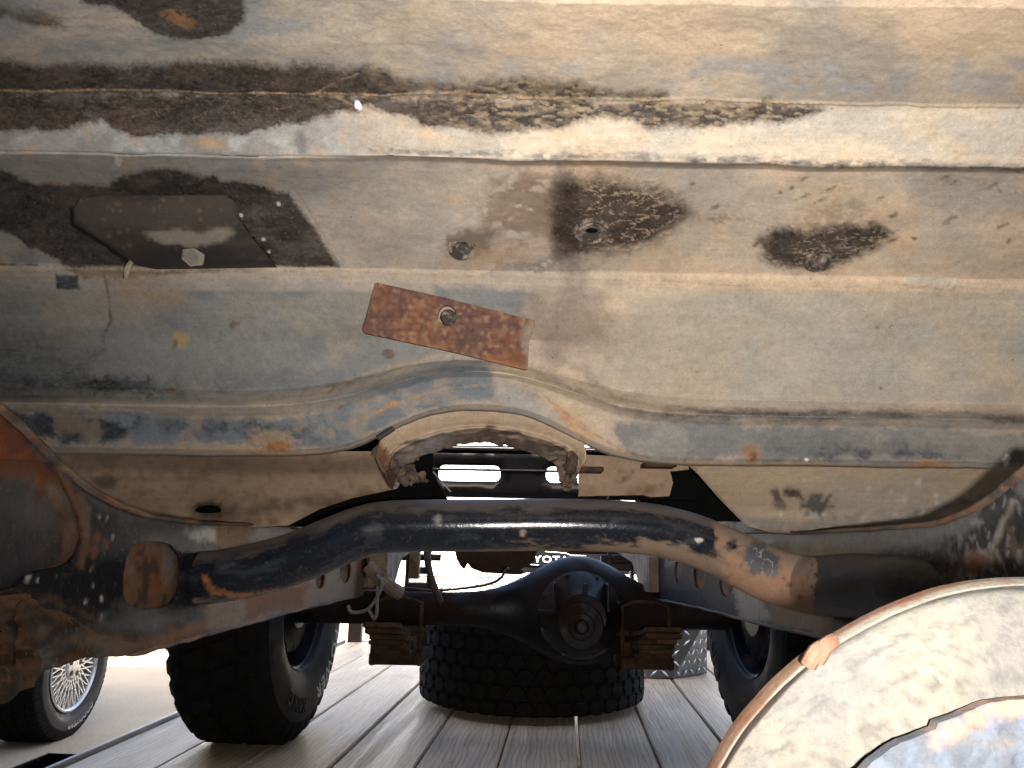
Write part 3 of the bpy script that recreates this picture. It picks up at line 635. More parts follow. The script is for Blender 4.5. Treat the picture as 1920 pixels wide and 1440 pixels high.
def rfloor(Q):
    Q.c[:] = (.42, .315, .21); Q.field(150, 0, .3, (.36, .27, .18), .6, 21, 1.4)
    Q.blob('p', [(1560, 905), (1660, 895), (1800, 920), (1850, 950), (1780, 985), (1600, 985), (1520, 960)], (.34, .32, .29), .5, 26, 20, 40, 22)
    Q.blob('l', [(1380, 975), (1500, 985), (1650, 985), (1760, 978)], (.17, .17, .165), .8, 8, 8, 20, 23, w=9, broken=0)
    Q.blob('l', [(1560, 972), (1700, 965), (1840, 935)], (.10, .11, .115), .75, 4, 8, 12, 24, w=3, broken=.15, bsc=14)
    Q.blob('l', [(1452, 922), (1460, 935)], (.07, .05, .045), .9, 2, 5, 8, 25, w=7); Q.blob('e', (1462, 948, 12, 9, 0), (.11, .08, .07), .8, 3, 5, 8, 26)
    Q.blob('e', (1484, 925, 17, 9, 5), (.035, .03, .028), .95, 2, 5, 8, 27); Q.blob('e', (1532, 946, 30, 23, 10), (.07, .07, .07), .9, 4, 12, 9, 28, broken=.05, bsc=5); Q.blob('e', (1525, 965, 20, 7, 0), (.4, .36, .34), .7, 2, 8, 7, 29, broken=.2, bsc=5)
    rs = np.random.RandomState(8)
    for i in range(45): Q.blob('e', (rs.normal(1680, 90), rs.normal(935, 25), rs.uniform(1.2, 3.2), rs.uniform(1, 2.4), 0), (.62, .58, .52), .8, 1, 1, 5, 40+i)
    Q.blob('l', [(1290, 872), (1330, 915), (1400, 988)], (.12, .09, .06), .6, 3, 2, 12, 30, w=2)
def yrf(x, y):
    u = unroll(x, y)[1]; return float(np.interp(u, [840, 862, 950, 985, 1010], [1.05, 1.08, 1.17, 1.19, 1.24]))
sheet('seat_box_panel', [(1284, 866), (1500, 862), (1920, 872), (2150, 880), (2150, 880), (2100, 960), (1850, 962), (1790, 985), (1745, 992), (1500, 1000), (1445, 998), (1400, 986), (1350, 935), (1310, 890)], yrf, 8, rfloor, M['pan'], truck, thick=.003, rough=.003, seed=6)
def cbox(Q):
    Q.c[:] = (.29, .20, .13); Q.field(50, .05, .3, (.21, .135, .08), .6, 31, 1.4); Q.blob('l', [(1150, 930), (1160, 905), (1185, 890)], (.08, .05, .035), .7, 1.5, 4, 9, 32, w=.8)
    Q.blob('l', [(1160, 885), (1190, 880), (1170, 900)], (.07, .045, .03), .8, 1.5, 6, 8, 33, w=2, broken=.1); Q.blob('e', (1215, 918, 26, 6, -10), (.10, .06, .04), .7, 3, 6, 9, 34)
sheet('mounting_panel', [(1086, 852), (1220, 858), (1290, 866), (1292, 880), (1256, 884), (1262, 905), (1255, 930), (1222, 932), (1205, 928), (1100, 930), (1086, 930)], lambda x, y: 1.16+(y-860)*.0006, 8, cbox, M['pan'], truck, thick=.012, rough=.003, seed=7)
b = MB(); b.box(PY(1086, 877, 1.13), PY(1127, 885, 1.15)+Vector((0, .015, 0)), bev=.0015); b.build('clip', M['brownsteel'], truck)
b = MB(); b.box(PY(1210, 868, 1.13), PY(1262, 876, 1.15)+Vector((0, .015, 0)), bev=.0015); b.build('clip', M['brownsteel'], truck)
# added black block that stands in for the shade behind the panels
b = MB(); b.box((.22, 1.36, .595), (.80, 1.42, .80)); b.box((.16, 1.30, .625), (.30, 1.34, .665)); b.build('right_dark_backing', M['void'], truck)

# --- tunnel collar: arched band with ragged lower lip
nu, nvv = 220, 46; cc_ = []; qq = []
for i in range(nvv):
    t = i/(nvv-1)
    for j in range(nu):
        s_ = j/(nu-1); ang = math.pi*(1-s_)
        # outer arch then inner arch
        ox = 902+195*math.cos(ang)*(1-.0*t); oy = 862-94*math.sin(ang)**.72
        ix = 905+168*math.cos(ang); iy = 829+54*abs(math.cos(ang))**1.5
        rag = (fbm(np.array([s_*14]), np.array([2.5]), 5, 7)[0]*6+fbm(np.array([s_*45]), np.array([.5]), 4, 9)[0]*3)*t**2
        ragend = (max(0, .16-s_)+max(0, s_-.90))*t*260
        x = ox*(1-t)+ix*t; y = oy*(1-t)+iy*t+rag+ragend*(.8+.6*fbm(np.array([s_*90]), np.array([3.]), 3, 5)[0])
        Yd = 1.042+.07*t-.014*math.sin(t*3.1)-.010*math.exp(-((t-.55)/.06)**2)
        cc_.append(tuple(PY(x, y, Yd))); qq.append((x, y, t, s_))
qq = np.array(qq); cA = np.array(cc_); nz = fbm(qq[:, 0]/14, qq[:, 1]/10, 5, 3); cA[:, 1] += nz*.003*(qq[:, 2]); cA[:, 2] += fbm(qq[:, 0]/18, qq[:, 1]/9, 4, 8)*.0015*qq[:, 2]
me = npmesh('tunnel_collar', cA, gridfaces(nvv, nu)); Q = Paint(qq[:, 0], qq[:, 1], (.36, .265, .18), .9)
t = qq[:, 2]; Q.lay(sm(.55, .7, t+fbm(Q.x/40, Q.y/10, 4, 3)*.3), (.085, .06, .045), .9); Q.lay(sm(.72, .9, t+fbm(Q.x/20, Q.y/8, 4, 4)*.35)*sm(1000, 1040, Q.x)*.8, (.26, .21, .165)); Q.field(16, .1, .2, (.20, .14, .10), .6, 5, 2, None, t)
Q.lay(sm(.10, .02, np.abs(qq[:, 3]-.02))*.8, (.07, .03, .018)); Q.blob('l', [(700, 835), (720, 860), (770, 900)], (.13, .06, .03), .8, 5, 8, 9, 6, w=10); Q.blob('e', (795, 840, 45, 14, -25), (.42, .40, .38), .4, 8, 8, 14, 7)
setcol(me, Q.rgba()); so_ = put('tunnel_collar', me, M['pan'], truck); md = so_.modifiers.new('s', 'SOLIDIFY'); md.thickness = .0025; md.offset = 1
# crumbs of rotten rubber and rust at both feet of the arch
def crumbs(cx, cy, n, sx, sy, seed, Y0=1.14):
    rs = np.random.RandomState(seed); b = MB()
    for i in range(n):
        x, y = cx+rs.normal()*sx, cy+rs.normal()*sy; c_ = PY(x, y, Y0+rs.uniform(-.03, .03)); bm = bmesh.new(); bmesh.ops.create_icosphere(bm, subdivisions=2, radius=1)
        r = rs.uniform(.002, .006)
        for v in bm.verts: v.co = Vector((v.co.x*rs.uniform(.9, 1.1), v.co.y, v.co.z))*r*(1+.5*rs.normal()*.6); v.co.z *= 1.3
        b.bm(bm, Matrix.Translation(c_)@Euler(rs.uniform(0, 6, 3)).to_matrix().to_4x4())
    return b
def ragg(pts, r, seed):
    rs = np.random.RandomState(seed); b = MB()
    P_ = spline([PY(x, y, Y_) for x, y, Y_ in pts], 8); b.tube([p+Vector(rs.normal(0, .0022, 3)) for p in P_], [max(.0015, r*(1-.4*i/len(P_))+rs.normal()*r*.28) for i in range(len(P_))], 9); return b
M['boot'] = M['clay']
for k_, (cx, cy, n_, sx, sy) in enumerate(((770, 884, 26, 14, 14), (1063, 888, 12, 6, 13), (738, 862, 10, 12, 9))):
    crumbs(cx, cy, n_, sx*.8, sy*.85, k_+3).build('boot_remnant', M['clay'], truck, True, 50)['kind'] = 'stuff'
ragg([(705, 838, 1.05), (722, 858, 1.07), (742, 880, 1.08), (760, 905, 1.1)], .008, 1).build('torn_boot_edge', M['clay'], truck, True)
ragg([(1078, 855, 1.05), (1070, 875, 1.06), (1062, 895, 1.07), (1066, 912, 1.08)], .007, 2).build('torn_boot_edge', M['clay'], truck, True)
ragg([(1046, 868, 1.05), (1052, 885, 1.06), (1058, 902, 1.07), (1068, 905, 1.08)], .005, 3).build('torn_boot_edge', M['clay'], truck, True)
b = MB(); b.tube([PY(708, 822, 1.02), PY(738, 802, 1.02)], .004, 8); b.build('clip', M['hosedark'], truck, True)
# loose strut and wires seen through the tunnel
b = MB(); b.prism([(0, 0), (.035, .045), (.06, .04), (.085, .0)], 0, .02, Matrix.Translation(PY(755, 936, 1.5))@Euler((R_(90), 0, 0)).to_matrix().to_4x4()); b.build('bracket', M['void'], truck)
b = MB(); b.tube([PY(812, 884, 1.42), PY(845, 922, 1.42)], .0012, 6); b.build('wire', M['chrome'], truck)
# --- frame rails
def rail(side):
    X0 = -.42 if side < 0 else .42
    def q(pts): return [(p.y, p.z) for p in (PX(x, y, X0) for x, y in pts)]
    if side < 0:
        out = q([(-60, 740), (0, 775), (60, 828), (110, 878), (170, 925), (230, 955), (300, 975), (400, 985), (520, 987), (600, 1000), (660, 1018), (712, 1030)])
        out += q([(716, 1105), (700, 1112), (640, 1123), (520, 1152), (420, 1178), (330, 1202), (275, 1216), (240, 1222), (190, 1212), (140, 1195), (90, 1170), (0, 1128), (-60, 1115)])
        out += q([(-60, 1120), (0, 1108), (30, 1100), (45, 1082), (75, 1070), (110, 1064), (130, 1055), (146, 1035), (155, 1010), (152, 975), (140, 945), (125, 915), (117, 890), (116, 868), (60, 865), (-60, 855)])
        holes = [q([(232+ (0 if i in (0,) else 0)+x, y) for x, y in hl]) for i, hl in enumerate([[]])] if False else []
        hp = [(262, 1018), (300, 1015), (322, 1022), (337, 1042), (341, 1075), (335, 1110), (322, 1132), (300, 1140), (265, 1143), (240, 1135), (231, 1115), (231, 1080), (237, 1045), (247, 1026)]
        holes = [q(hp)]
        for cx, cy, rx, ry in ((601, 1083, 10, 22), (648, 1070, 11, 24), (684, 1062, 7, 22)): holes.append(q([(cx+rx*math.cos(R_(a)), cy+ry*math.sin(R_(a))) for a in range(0, 360, 30)]))
    else:
        out = q([(1955, 866), (1920, 893), (1870, 932), (1810, 968), (1750, 988), (1650, 994), (1500, 1003), (1420, 1000), (1300, 1005), (1215, 1020)])
        out += q([(1212, 1098), (1230, 1120), (1300, 1135), (1440, 1170), (1600, 1205), (1700, 1235), (1800, 1230), (1980, 1200)])
        holes = [q([(1645, 1088), (1655, 1066), (1680, 1056), (1715, 1056), (1742, 1065), (1762, 1085), (1765, 1130), (1745, 1160), (1670, 1160), (1648, 1130)])]
        for cx, cy, rx, ry in ((1312, 1076, 12, 30), (1362, 1093, 14, 26), (1272, 1070, 7, 26)): holes.append(q([(cx+rx*math.cos(R_(a)), cy+ry*math.sin(R_(a))) for a in range(0, 360, 30)]))
    V2, T, loops = fill2d(out, holes, .0036)
    n0 = len(V2); dx = side*.0035
    xx = X0+fbm(V2[:, 0]/.08, V2[:, 1]/.05, 4, 3)*.0012
    A = np.stack([xx, V2[:, 0], V2[:, 1]], 1); B = A.copy(); B[:, 0] += dx; V_ = np.vstack([A, B]); F_ = [T, T[:, ::-1]+n0]; sd_ = []; b0 = 0
    for L in loops:
        m_ = len(L)
        for i in range(m_): p, q_ = b0+i, b0+(i+1) % m_; sd_ += [(p, q_, q_+n0), (p, q_+n0, p+n0)]
        b0 += m_
    F_.append(np.array(sd_)); 
    # flanges: top and bottom strips 6 cm wide with a rolled edge, following the outline
    Lo = loops[0]; top = []; mo = len(Lo)
    me = npmesh('frame_rail', V_, np.vstack(F_)); bm = bmesh.new(); bm.from_mesh(me); bmesh.ops.recalc_face_normals(bm, faces=bm.faces[:]); bm.to_mesh(me); bm.free(); me.set_sharp_from_angle(angle=R_(40))
    px, py = proj(V_)
    Q = Paint(px, py, (.0075, .009, .012), .55)
    paint_rail(Q, side); setcol(me, Q.rgba())
    r = put('frame_rail', me, M['frame'], truck); r['label'] = ('left' if side < 0 else 'right')+' black frame rail with lightening holes'
    # flange strips
    for key, a_, sgn in (('top', [p for p in out if True], 1),): pass
    nout = {-1: (12, 23, 13), 1: (10, 18, 8)}[side]
    for nm, seq, s2 in (('top_flange', out[:nout[0]], 1), ('bottom_flange', out[nout[0]:(nout[0]+ (13 if side < 0 else 8))], -1)):
        pts = spline([(0, y, z) for y, z in seq], 8); vs = []; rowsn = 10
        for p in pts:
            for j in range(rowsn):
                w_ = j/(rowsn-1); off = -.006 if s2 > 0 else -.004
                lip = .0035*math.exp(-((w_)/.12)**2)
                vs.append((X0+side*(off+w_*.07), p.y, p.z+s2*(.0005+lip*.6)+float(fbm(np.array([p.y*30]), np.array([w_*3.]), 4, 5)[0])*.0022))
        A = np.array(vs); me = npmesh(nm, A, gridfaces(len(pts), rowsn)); px, py = proj(A); Q = Paint(px, py, (.05, .045, .042), .7)
        Q.field(30, 0, .2, (.22, .15, .10), .8, 4, 1.5); Q.field(18, .1, .2, (.24, .09, .04), .7, 6)
        Q.lay(sm(-.03, .03, fbm(px/25, py/25, 3, 3)-.15)*.5, (.12, .11, .10))
        if side < 0: Q.blob('e', (250, 1218, 130, 22, 0), (.20, .10, .05), .7, 6, 10, 16, 7)
        else: Q.lay(.45+0*px, (.035, .032, .03), .7)
        setcol(me, Q.rgba()); f_ = put(nm, me, M['frame'], r); md = f_.modifiers.new('s', 'SOLIDIFY'); md.thickness = .004; md.offset = 0
    # outer web seen through the holes
    ow = out[:nout[0]+nout[2]]
    A, T, L = fill2d([(y, z) for y, z in ow], [], .006); V_ = np.stack([np.full(len(A), X0+side*(.009 if side < 0 else .0045)), A[:, 0], A[:, 1]], 1)
    V_[:, 0] += fbm(A[:, 0]/.02, A[:, 1]/.02, 3, 9)*.0008
    me = npmesh('outer_web', V_, T); px, py = proj(V_); Q = Paint(px, py, (.12, .078, .052), .88)
    Q.field(26, .05, .15, (.19, .095, .045), .6, 3, .5); Q.field(14, .1, .12, (.05, .03, .024), .85, 4, .45); Q.field(40, .18, .12, (.14, .135, .125), .8, 5, .6); Q.field(8, .2, .12, (.20, .08, .03), .7, 6, .6)
    if side < 0:
        Q.blob('e', (20, 1000, 90, 120, 0), (.020, .026, .032), .9, 12, 26, 36, 6, .45); Q.blob('e', (70, 960, 40, 34, 20), (.055, .048, .05), .8, 8, 14, 20, 7)
        Q.blob('p', [(-60, 700), (0, 790), (110, 880), (110, 900), (30, 900), (-60, 860)], (.12, .045, .022), .85, 6, 8, 20, 8, .7)
    setcol(me, Q.rgba()); put('outer_web', me, M['frame'], r)
    if side < 0:   # end gap: cutout arm plate colour is on the web itself
        pass
    return r
def paint_rail(Q, side):
    Q.field(60, .3, .2, (.03, .034, .038), .6, 2, 1, .5)
    if side < 0:
        Q.blob('p', [(-60, 700), (0, 780), (112, 885), (118, 900), (40, 900), (-60, 870)], (.15, .05, .024), .92, 4, 6, 20, 3, .8); Q.field(20, .05, .2, (.07, .03, .02), .6, 44, 1, None, (Q.y < 905)*(Q.x < 125))
        Q.blob('l', [(118, 880), (135, 930), (158, 980), (160, 1020), (150, 1060)], (.15, .075, .04), .85, 4, 7, 12, 4, .8, w=7)
        Q.blob('l', [(150, 930), (160, 985)], (.12, .08, .055), .8, 3, 5, 9, 5, w=7, broken=.05); Q.blob('l', [(165, 950), (163, 1000)], (.14, .10, .075), .8, 3, 4, 9, 6, w=4)
        for x, y, rx, ry in ((181, 1008, 7, 12), (177, 1036, 8, 12), (200, 1022, 4, 8), (175, 1062, 3, 5)): Q.blob('e', (x, y, rx, ry, 10), (.15, .06, .03), .9, 1.5, 3, 7, int(x+y), .85)
        for x, y, rx, ry in ((187, 968, 2, 4), (200, 972, 1.6, 5), (190, 1122, 3, 7), (190, 1157, 2, 6), (175, 1097, 2, 3), (212, 1007, 2, 3), (70, 1087, 2.5, 4), (52, 1083, 5, 7), (168, 1067, 2, 2), (160, 1128, 2, 3)): Q.blob('e', (x, y, rx, ry, 10), (.38, .36, .32), .9, 1, 1.5, 5, int(x+y), .8)
        Q.blob('l', [(60, 840), (120, 892), (180, 940), (250, 972), (330, 985), (430, 993), (560, 1000)], (.07, .07, .072), .7, 5, 8, 16, 10, .6, w=5)
        Q.blob('e', (285, 1160, 60, 22, 0), (.12, .12, .125), .75, 14, 18, 24, 11, .55); Q.blob('e', (385, 1000, 30, 14, 0), (.19, .19, .19), .6, 5, 8, 12, 12, .3)
        Q.blob('l', [(0, 1125), (90, 1165), (180, 1205), (250, 1215), (330, 1195), (400, 1170)], (.19, .10, .055), .85, 8, 12, 20, 13, .85, w=14)
        Q.blob('l', [(20, 1120), (120, 1130), (180, 1160)], (.13, .075, .045), .5, 8, 12, 14, 14, w=8, broken=.15)
        Q.blob('p', [(400, 985), (470, 985), (530, 995), (600, 1000), (740, 1020), (740, 1120), (640, 1130), (420, 1190), (380, 1180), (390, 1120), (450, 1110), (560, 1080), (560, 1040), (420, 1030)], (.25, .175, .12), .85, 5, 10, 26, 15, .85)
        Q.blob('l', [(405, 1105), (470, 1118), (560, 1110)], (.30, .12, .04), .9, 5, 7, 14, 16, w=10); Q.blob('p', [(455, 1110), (580, 1095), (560, 1140), (460, 1160)], (.16, .07, .035), .85, 5, 10, 14, 17)
        Q.blob('p', [(660, 1030), (690, 1030), (690, 1075), (664, 1070)], (.32, .13, .05), .8, 3, 5, 12, 18)
        Q.blob('e', (430, 1000, 40, 22, 0), (.24, .15, .09), .8, 5, 8, 16, 19)
    else:
        Q.lay(.7+0*Q.x, (.018, .017, .017), .6); Q.field(50, .05, .2, (.06, .045, .032), .6, 22, 1.2, .85)
        Q.blob('l', [(1400, 1000), (1600, 1000), (1750, 1000), (1850, 960), (1940, 900)], (.11, .11, .11), .8, 10, 12, 22, 23, .6, w=22)
        Q.blob('p', [(1840, 930), (1900, 900), (1930, 960), (1880, 1030), (1830, 1020)], (.018, .018, .02), .8, 5, 12, 14, 24, .5); Q.blob('l', [(1900, 940), (1860, 1030), (1845, 1060)], (.13, .12, .10), .9, 3, 4, 10, 25, w=5)
        Q.field(7, .22, .12, (.2, .2, .195), .5, 26, .5, None, sm(1750, 1830, Q.x)*(1-sm(1900, 1930, Q.x)))
        Q.blob('e', (1500, 1040, 90, 20, 0), (.13, .095, .06), .7, 14, 16, 24, 27); Q.blob('e', (1830, 1050, 24, 18, 0), (.16, .075, .05), .7, 5, 6, 12, 28)
        Q.blob('p', [(1370, 1080), (1420, 1110), (1450, 1160), (1400, 1175), (1380, 1130)], (.30, .25, .19), .85, 6, 8, 18, 29, .85); Q.blob('p', [(1440, 1120), (1560, 1150), (1560, 1195), (1450, 1175)], (.17, .09, .05), .8, 6, 12, 18, 30)
        Q.blob('l', [(1645, 1092), (1655, 1066), (1680, 1054), (1715, 1054), (1742, 1063), (1765, 1085)], (.12, .11, .10), .8, 2, 3, 8, 31, w=2)
rail(-1); rail(1)
# rusty lower bracket, bottom left
def rb(Q):
    Q.c[:] = (.028, .016, .010); Q.r[:] = .9; Q.field(30, .1, .15, (.085, .045, .024), .7, 13, 2.5); Q.field(50, -.05, .2, (.012, .014, .017), .9, 3, 1.2, .5); Q.field(24, .05, .2, (.11, .06, .03), .6, 4, 2)
    Q.blob('l', [(0, 1125), (80, 1150), (170, 1195), (240, 1225)], (.13, .075, .045), .7, 6, 8, 14, 5, w=8)
sheet('spring_hanger_bracket', [(-80, 1105), (0, 1118), (90, 1160), (170, 1200), (250, 1222), (225, 1232), (165, 1232), (130, 1240), (80, 1258), (45, 1262), (25, 1300), (-80, 1310)], lambda x, y: .655+max(0, x)*.0009-(y-1180)*.0002, 7, rb, M['frame'], truck, thick=.03, rough=.014, tris_noise=26, seed=9)
b = MB(); b.tube(spline([PY(-60, 1295, .60), PY(-14, 1286, .60), PY(16, 1282, .605), PY(28, 1282, .61)], 5), [.0135]*10+[.013, .012, .010, .008, .006, .003], 14)
b.build('bush_end', solid('ochre_rubber_bush', (.035, .022, .012), .9, var=.6, sc=70, bump=.6, dirt=(.16, .07, .03), dthr=.6), truck, True)

# --- tubular crossmember
cl = [(x_, y_+2) for x_, y_ in [(345, 1084), (420, 1077), (500, 1060), (560, 1042), (620, 1017), (680, 995), (740, 985), (905, 983), (1060, 982), (1200, 988), (1290, 1007), (1370, 1040), (1440, 1074), (1510, 1094), (1560, 1096), (1620, 1096), (1690, 1094)]]
path = spline([PY(x, y, 1.12 if x < 1500 else float(np.interp(x, [1440, 1510, 1560, 1620, 1690], [1.12, 1.105, 1.045, .955, .865]))) for x, y in cl], 40); pe_ = path[-1]; path += spline([pe_+Vector((.006, -.012, 0)), pe_+Vector((.03, -.045, 0)), pe_+Vector((.06, -.06, 0)), pe_+Vector((.10, -.07, 0))], 10); nseg = 160; vs = []; uv = []; L_ = 0
for i, p in enumerate(path):
    t = (path[min(i+1, len(path)-1)]-path[max(0, i-1)]).normalized(); u = (Vector((0, 0, 1))-t*t.z).normalized(); v = t.cross(u)
    if i: L_ += (path[i]-path[i-1]).length
    px_ = cl[0][0]; pxx_ = float(proj(np.array([tuple(p)]))[0][0]); r = .0355+.0022*float(sm(1350, 1480, pxx_))-.008*float(sm(1600, 1690, pxx_))
    for k in range(nseg):
        a = 2*math.pi*k/nseg; vs.append(p+(u*math.cos(a)+v*math.sin(a))*(r)); uv.append((L_, a))
A = np.array([tuple(v) for v in vs]); uv = np.array(uv); px, py = proj(A)
me = npmesh('tube_crossmember', A, gridfaces(len(path), nseg, True)); Q = Paint(px, py, (.009, .012, .018), .17)
LL = uv[:, 0]*900; AA = np.cos(uv[:, 1])  # +1/-1 = up/down sides
nzv = fbm(LL/70, uv[:, 1]*1.6, 5, 3)+.55*fbm(LL/12, uv[:, 1]*7, 4, 8, .75); up_ = (A[:, 2]-np.repeat(np.array([p.z for p in path]), nseg))/.033
Q.lay(sm(.42, .85, up_+nzv*.35)*.75, (.10, .08, .065), .85)
Q.lay(sm(.55, .95, -up_+nzv*.55+sm(850, 1350, px)*.85-.36)*.9, (.21, .14, .09), .88)
Q.lay(sm(.0, .3, fbm(LL/30, uv[:, 1]*3, 5, 17)-.15)*.30, (.05, .055, .062), .5)
right = sm(1340, 1380, px+fbm(px/30, py/30, 5, 5, .65)*60)*(1-sm(1525, 1535, px+fbm(px/10, py/10, 4, 6)*16))
Q.lay(right*.9, (.27, .155, .095), .9); Q.lay(right*sm(.1, .6, up_+nzv*.3)*.7, (.17, .135, .11), .9)
Q.blob('e', (1425, 1050, 38, 26, 30), (.04, .05, .065), .9, 4, 12, 14, 31, .5); vn_ = np.abs(fbm(px/18, py/26, 3, 33)); Q.lay(sm(.06, .02, vn_)*(1-sm(-4, 4, Q._sdf('e', (1425, 1052, 36, 24, 30)))), (.27, .25, .22), .8)
for x, y in ((1480, 1095), (1470, 1085), (1345, 1035), (1500, 1120)): Q.blob('e', (x, y, 6, 4, 0), (.09, .05, .035), .8, 2, 4, 7, x)
Q.blob('l', [(385, 1085), (400, 1110), (450, 1118), (520, 1108)], (.30, .13, .045), .85, 4, 6, 12, 41, w=4); Q.blob('e', (980, 1000, 6, 6, 0), (.3, .25, .2), .9, 1.5, 3, 6, 42); Q.blob('e', (820, 975, 7, 9, 0), (.28, .27, .26), .6, 3, 5, 6, 43)
Q.blob('e', (1310, 1012, 7, 4, 0), (.6, .56, .5), .9, 1, 2, 6, 44)
bl_ = sm(1526, 1534, px+fbm(px/10, py/10, 4, 6)*16); Q.lay(bl_, (.010, .011, .013), .5); Q.field(16, .15, .2, (.05, .045, .04), .5, 61, 1, .8, bl_)
A2 = A.reshape(len(path), nseg, 3); setcol(me, Q.rgba()); tube = put('tube_crossmember', me, M['tube'], truck)
b = MB(); Mx = Matrix.Translation(PY(352, 1084, 1.12))@Euler((0, R_(-90), 0)).to_matrix().to_4x4(); b.lathe([(.0362, -.012), (.0385, -.006), (.041, .004), (.050, .012)], 40, Mx); b.build('weld_collar', M['blackmetal'], tube, True)

# --- rear axle
AX, AY, AZ = .03, 2.42, .362
def loft(xs, fz, fy, zc, n=40):
    vs = []
    for x in xs:
        for k in range(n):
            a = 2*math.pi*k/n; vs.append((x, AY+fy(x)*math.sin(a), zc(x)+fz(x)*math.cos(a)))
    return np.array(vs), gridfaces(len(xs), n, True)
dX = PY(1083, 1150, AY).x
def bell(x, wd, p=2.): return math.exp(-(abs(x-dX)/wd)**p)
xs = np.linspace(-.60, .64, 260)
v_, f_ = loft(xs, lambda x: .047+.106*bell(x, .175, 2.2), lambda x: .049+.045*bell(x, .13, 3), lambda x: AZ+.003*bell(x, .14))
me = npmesh('axle_housing', v_, f_); axle = put('axle_housing', me, M['axle'], truck)
Mx = Matrix.Translation((dX, AY-.062, AZ-.006))@Euler((R_(90), 0, 0)).to_matrix().to_4x4()
b = MB(); b.lathe([(.122, -.03), (.122, .0), (.120, .014), (.113, .03), (.103, .044), (.095, .056), (.085, .07), (.070, .085), (.064, .10), (0, .10)], 56, Mx); b.build('differential_carrier', M['axle'], axle, True, 30)
Mp = Matrix.Translation((dX-.004, AY-.06, AZ-.028))@Euler((R_(90), 0, 0)).to_matrix().to_4x4()
b = MB(); b.lathe([(.0, .09), (.052, .09), (.060, .098), (.062, .108), (.058, .113), (.036, .114), (.033, .121), (.022, .122), (.0, .122)], 48, Mp); pf = b.build('pinion_flange', M['axle'], axle, True, 30)
b = MB(); b.lathe([(0, .132), (.0125, .132), (.0145, .130), (.0145, .12)], 6, Mp); b.lathe([(.0165, .122), (.0195, .126), (.0205, .120)], 32, Mp); b.build('nut', solid('greasy_steel', (.012, .009, .008), .5, metal=.2, sc=60, spec=.3), pf)
for k in range(8):
    a = R_(45*k+20); b = MB(); b.lathe([(0, .004), (.006, .004), (.0065, .002), (.0065, -.01)], 6, Matrix.Translation((dX+.112*math.cos(a), AY-.092, AZ-.006+.112*math.sin(a)))@Euler((R_(90), 0, 0)).to_matrix().to_4x4()); b.build('nut', M['axle'], axle)
for sx in (-.075, .01, .07):
    b = MB(); b.box((dX+sx-.004, AY-.165, AZ+.01), (dX+sx+.004, AY-.09, AZ+.085), bev=.002); b.build('rib', M['axle'], axle)
b = MB(); b.box((dX-.12, AY-.15, AZ+.004), (dX+.02, AY-.09, AZ+.011), bev=.002); b.build('rib', M['axle'], axle)
b = MB(); b.tube(spline([(-.42, AY-.03, AZ+.055), (-.30, AY-.04, AZ+.058), (-.2, AY-.02, AZ+.052), (-.05, AY-.03, AZ+.075), (0, AY-.05, AZ+.12)], 6), .004, 8); b.build('brake_pipe', M['hosedark'], truck, True)
# springs
def leafspring(cx, seed):
    sp = empty('leaf_spring', (0, 0, 0), None, None); sp.parent = truck; sp.matrix_parent_inverse = truck.matrix_world.inverted()
    bpy.context.view_layer.update()
    w_ = .046; 
    for i in range(6):
        L = .36-.035*i; z0 = AZ-.048-.0115*i; b = MB(); vs = []; n = 24
        for k in range(n+1):
            t = -1+2*k/n; y = AY+t*L; z = z0+.12*(t*L/.62)**2
            for dx, dz in ((-w_, 0), (w_, 0), (w_, -.0108), (-w_, -.0108)): vs.append((cx+dx+(.004 if (i*7+seed)%3==0 else -.002), y, z+dz))
        fs = [(4*k+j, 4*k+(j+1) % 4, 4*(k+1)+(j+1) % 4, 4*(k+1)+j) for k in range(n) for j in range(4)]+[(0, 1, 2, 3), (4*n, 4*n+1, 4*n+2, 4*n+3)]
        b.add(vs, fs); b.build('leaf', M['brownsteel'], sp, False)
    b = MB(); b.box((cx-.072, AY-.10, AZ-.146), (cx+.074, AY+.09, AZ-.115), bev=.004); b.box((cx-.066, AY-.09, AZ-.118), (cx+.05, AY-.02, AZ-.075), bev=.006); b.box((cx-.075, AY-.08, AZ-.060), (cx+.075, AY+.08, AZ-.045), bev=.004); b.build('spring_plate', M['brownsteel'], sp)
    for sx in (-1, 1):
        for sy in (-.075, .075):
            b = MB(); b.tube([(cx+sx*.066, AY+sy, AZ-.15), (cx+sx*.066, AY+sy, AZ+.02)]+[(cx+sx*.066*math.cos(R_(a)), AY+sy, AZ+.02+.012*math.sin(R_(a))) for a in (60, 90)], .0065, 8); b.build('u_bolt', M['brownsteel'], sp, True)
    return sp
def leafsp_empty_fix(): pass
s1 = leafspring(PY(750, 1200, AY).x, 1); s2 = leafspring(PY(1203, 1200, AY).x, 2)
for cx in (PY(750, 1200, AY).x, PY(1203, 1200, AY).x):   # tapering stacks of dirt-covered leaf ends facing us
    pass
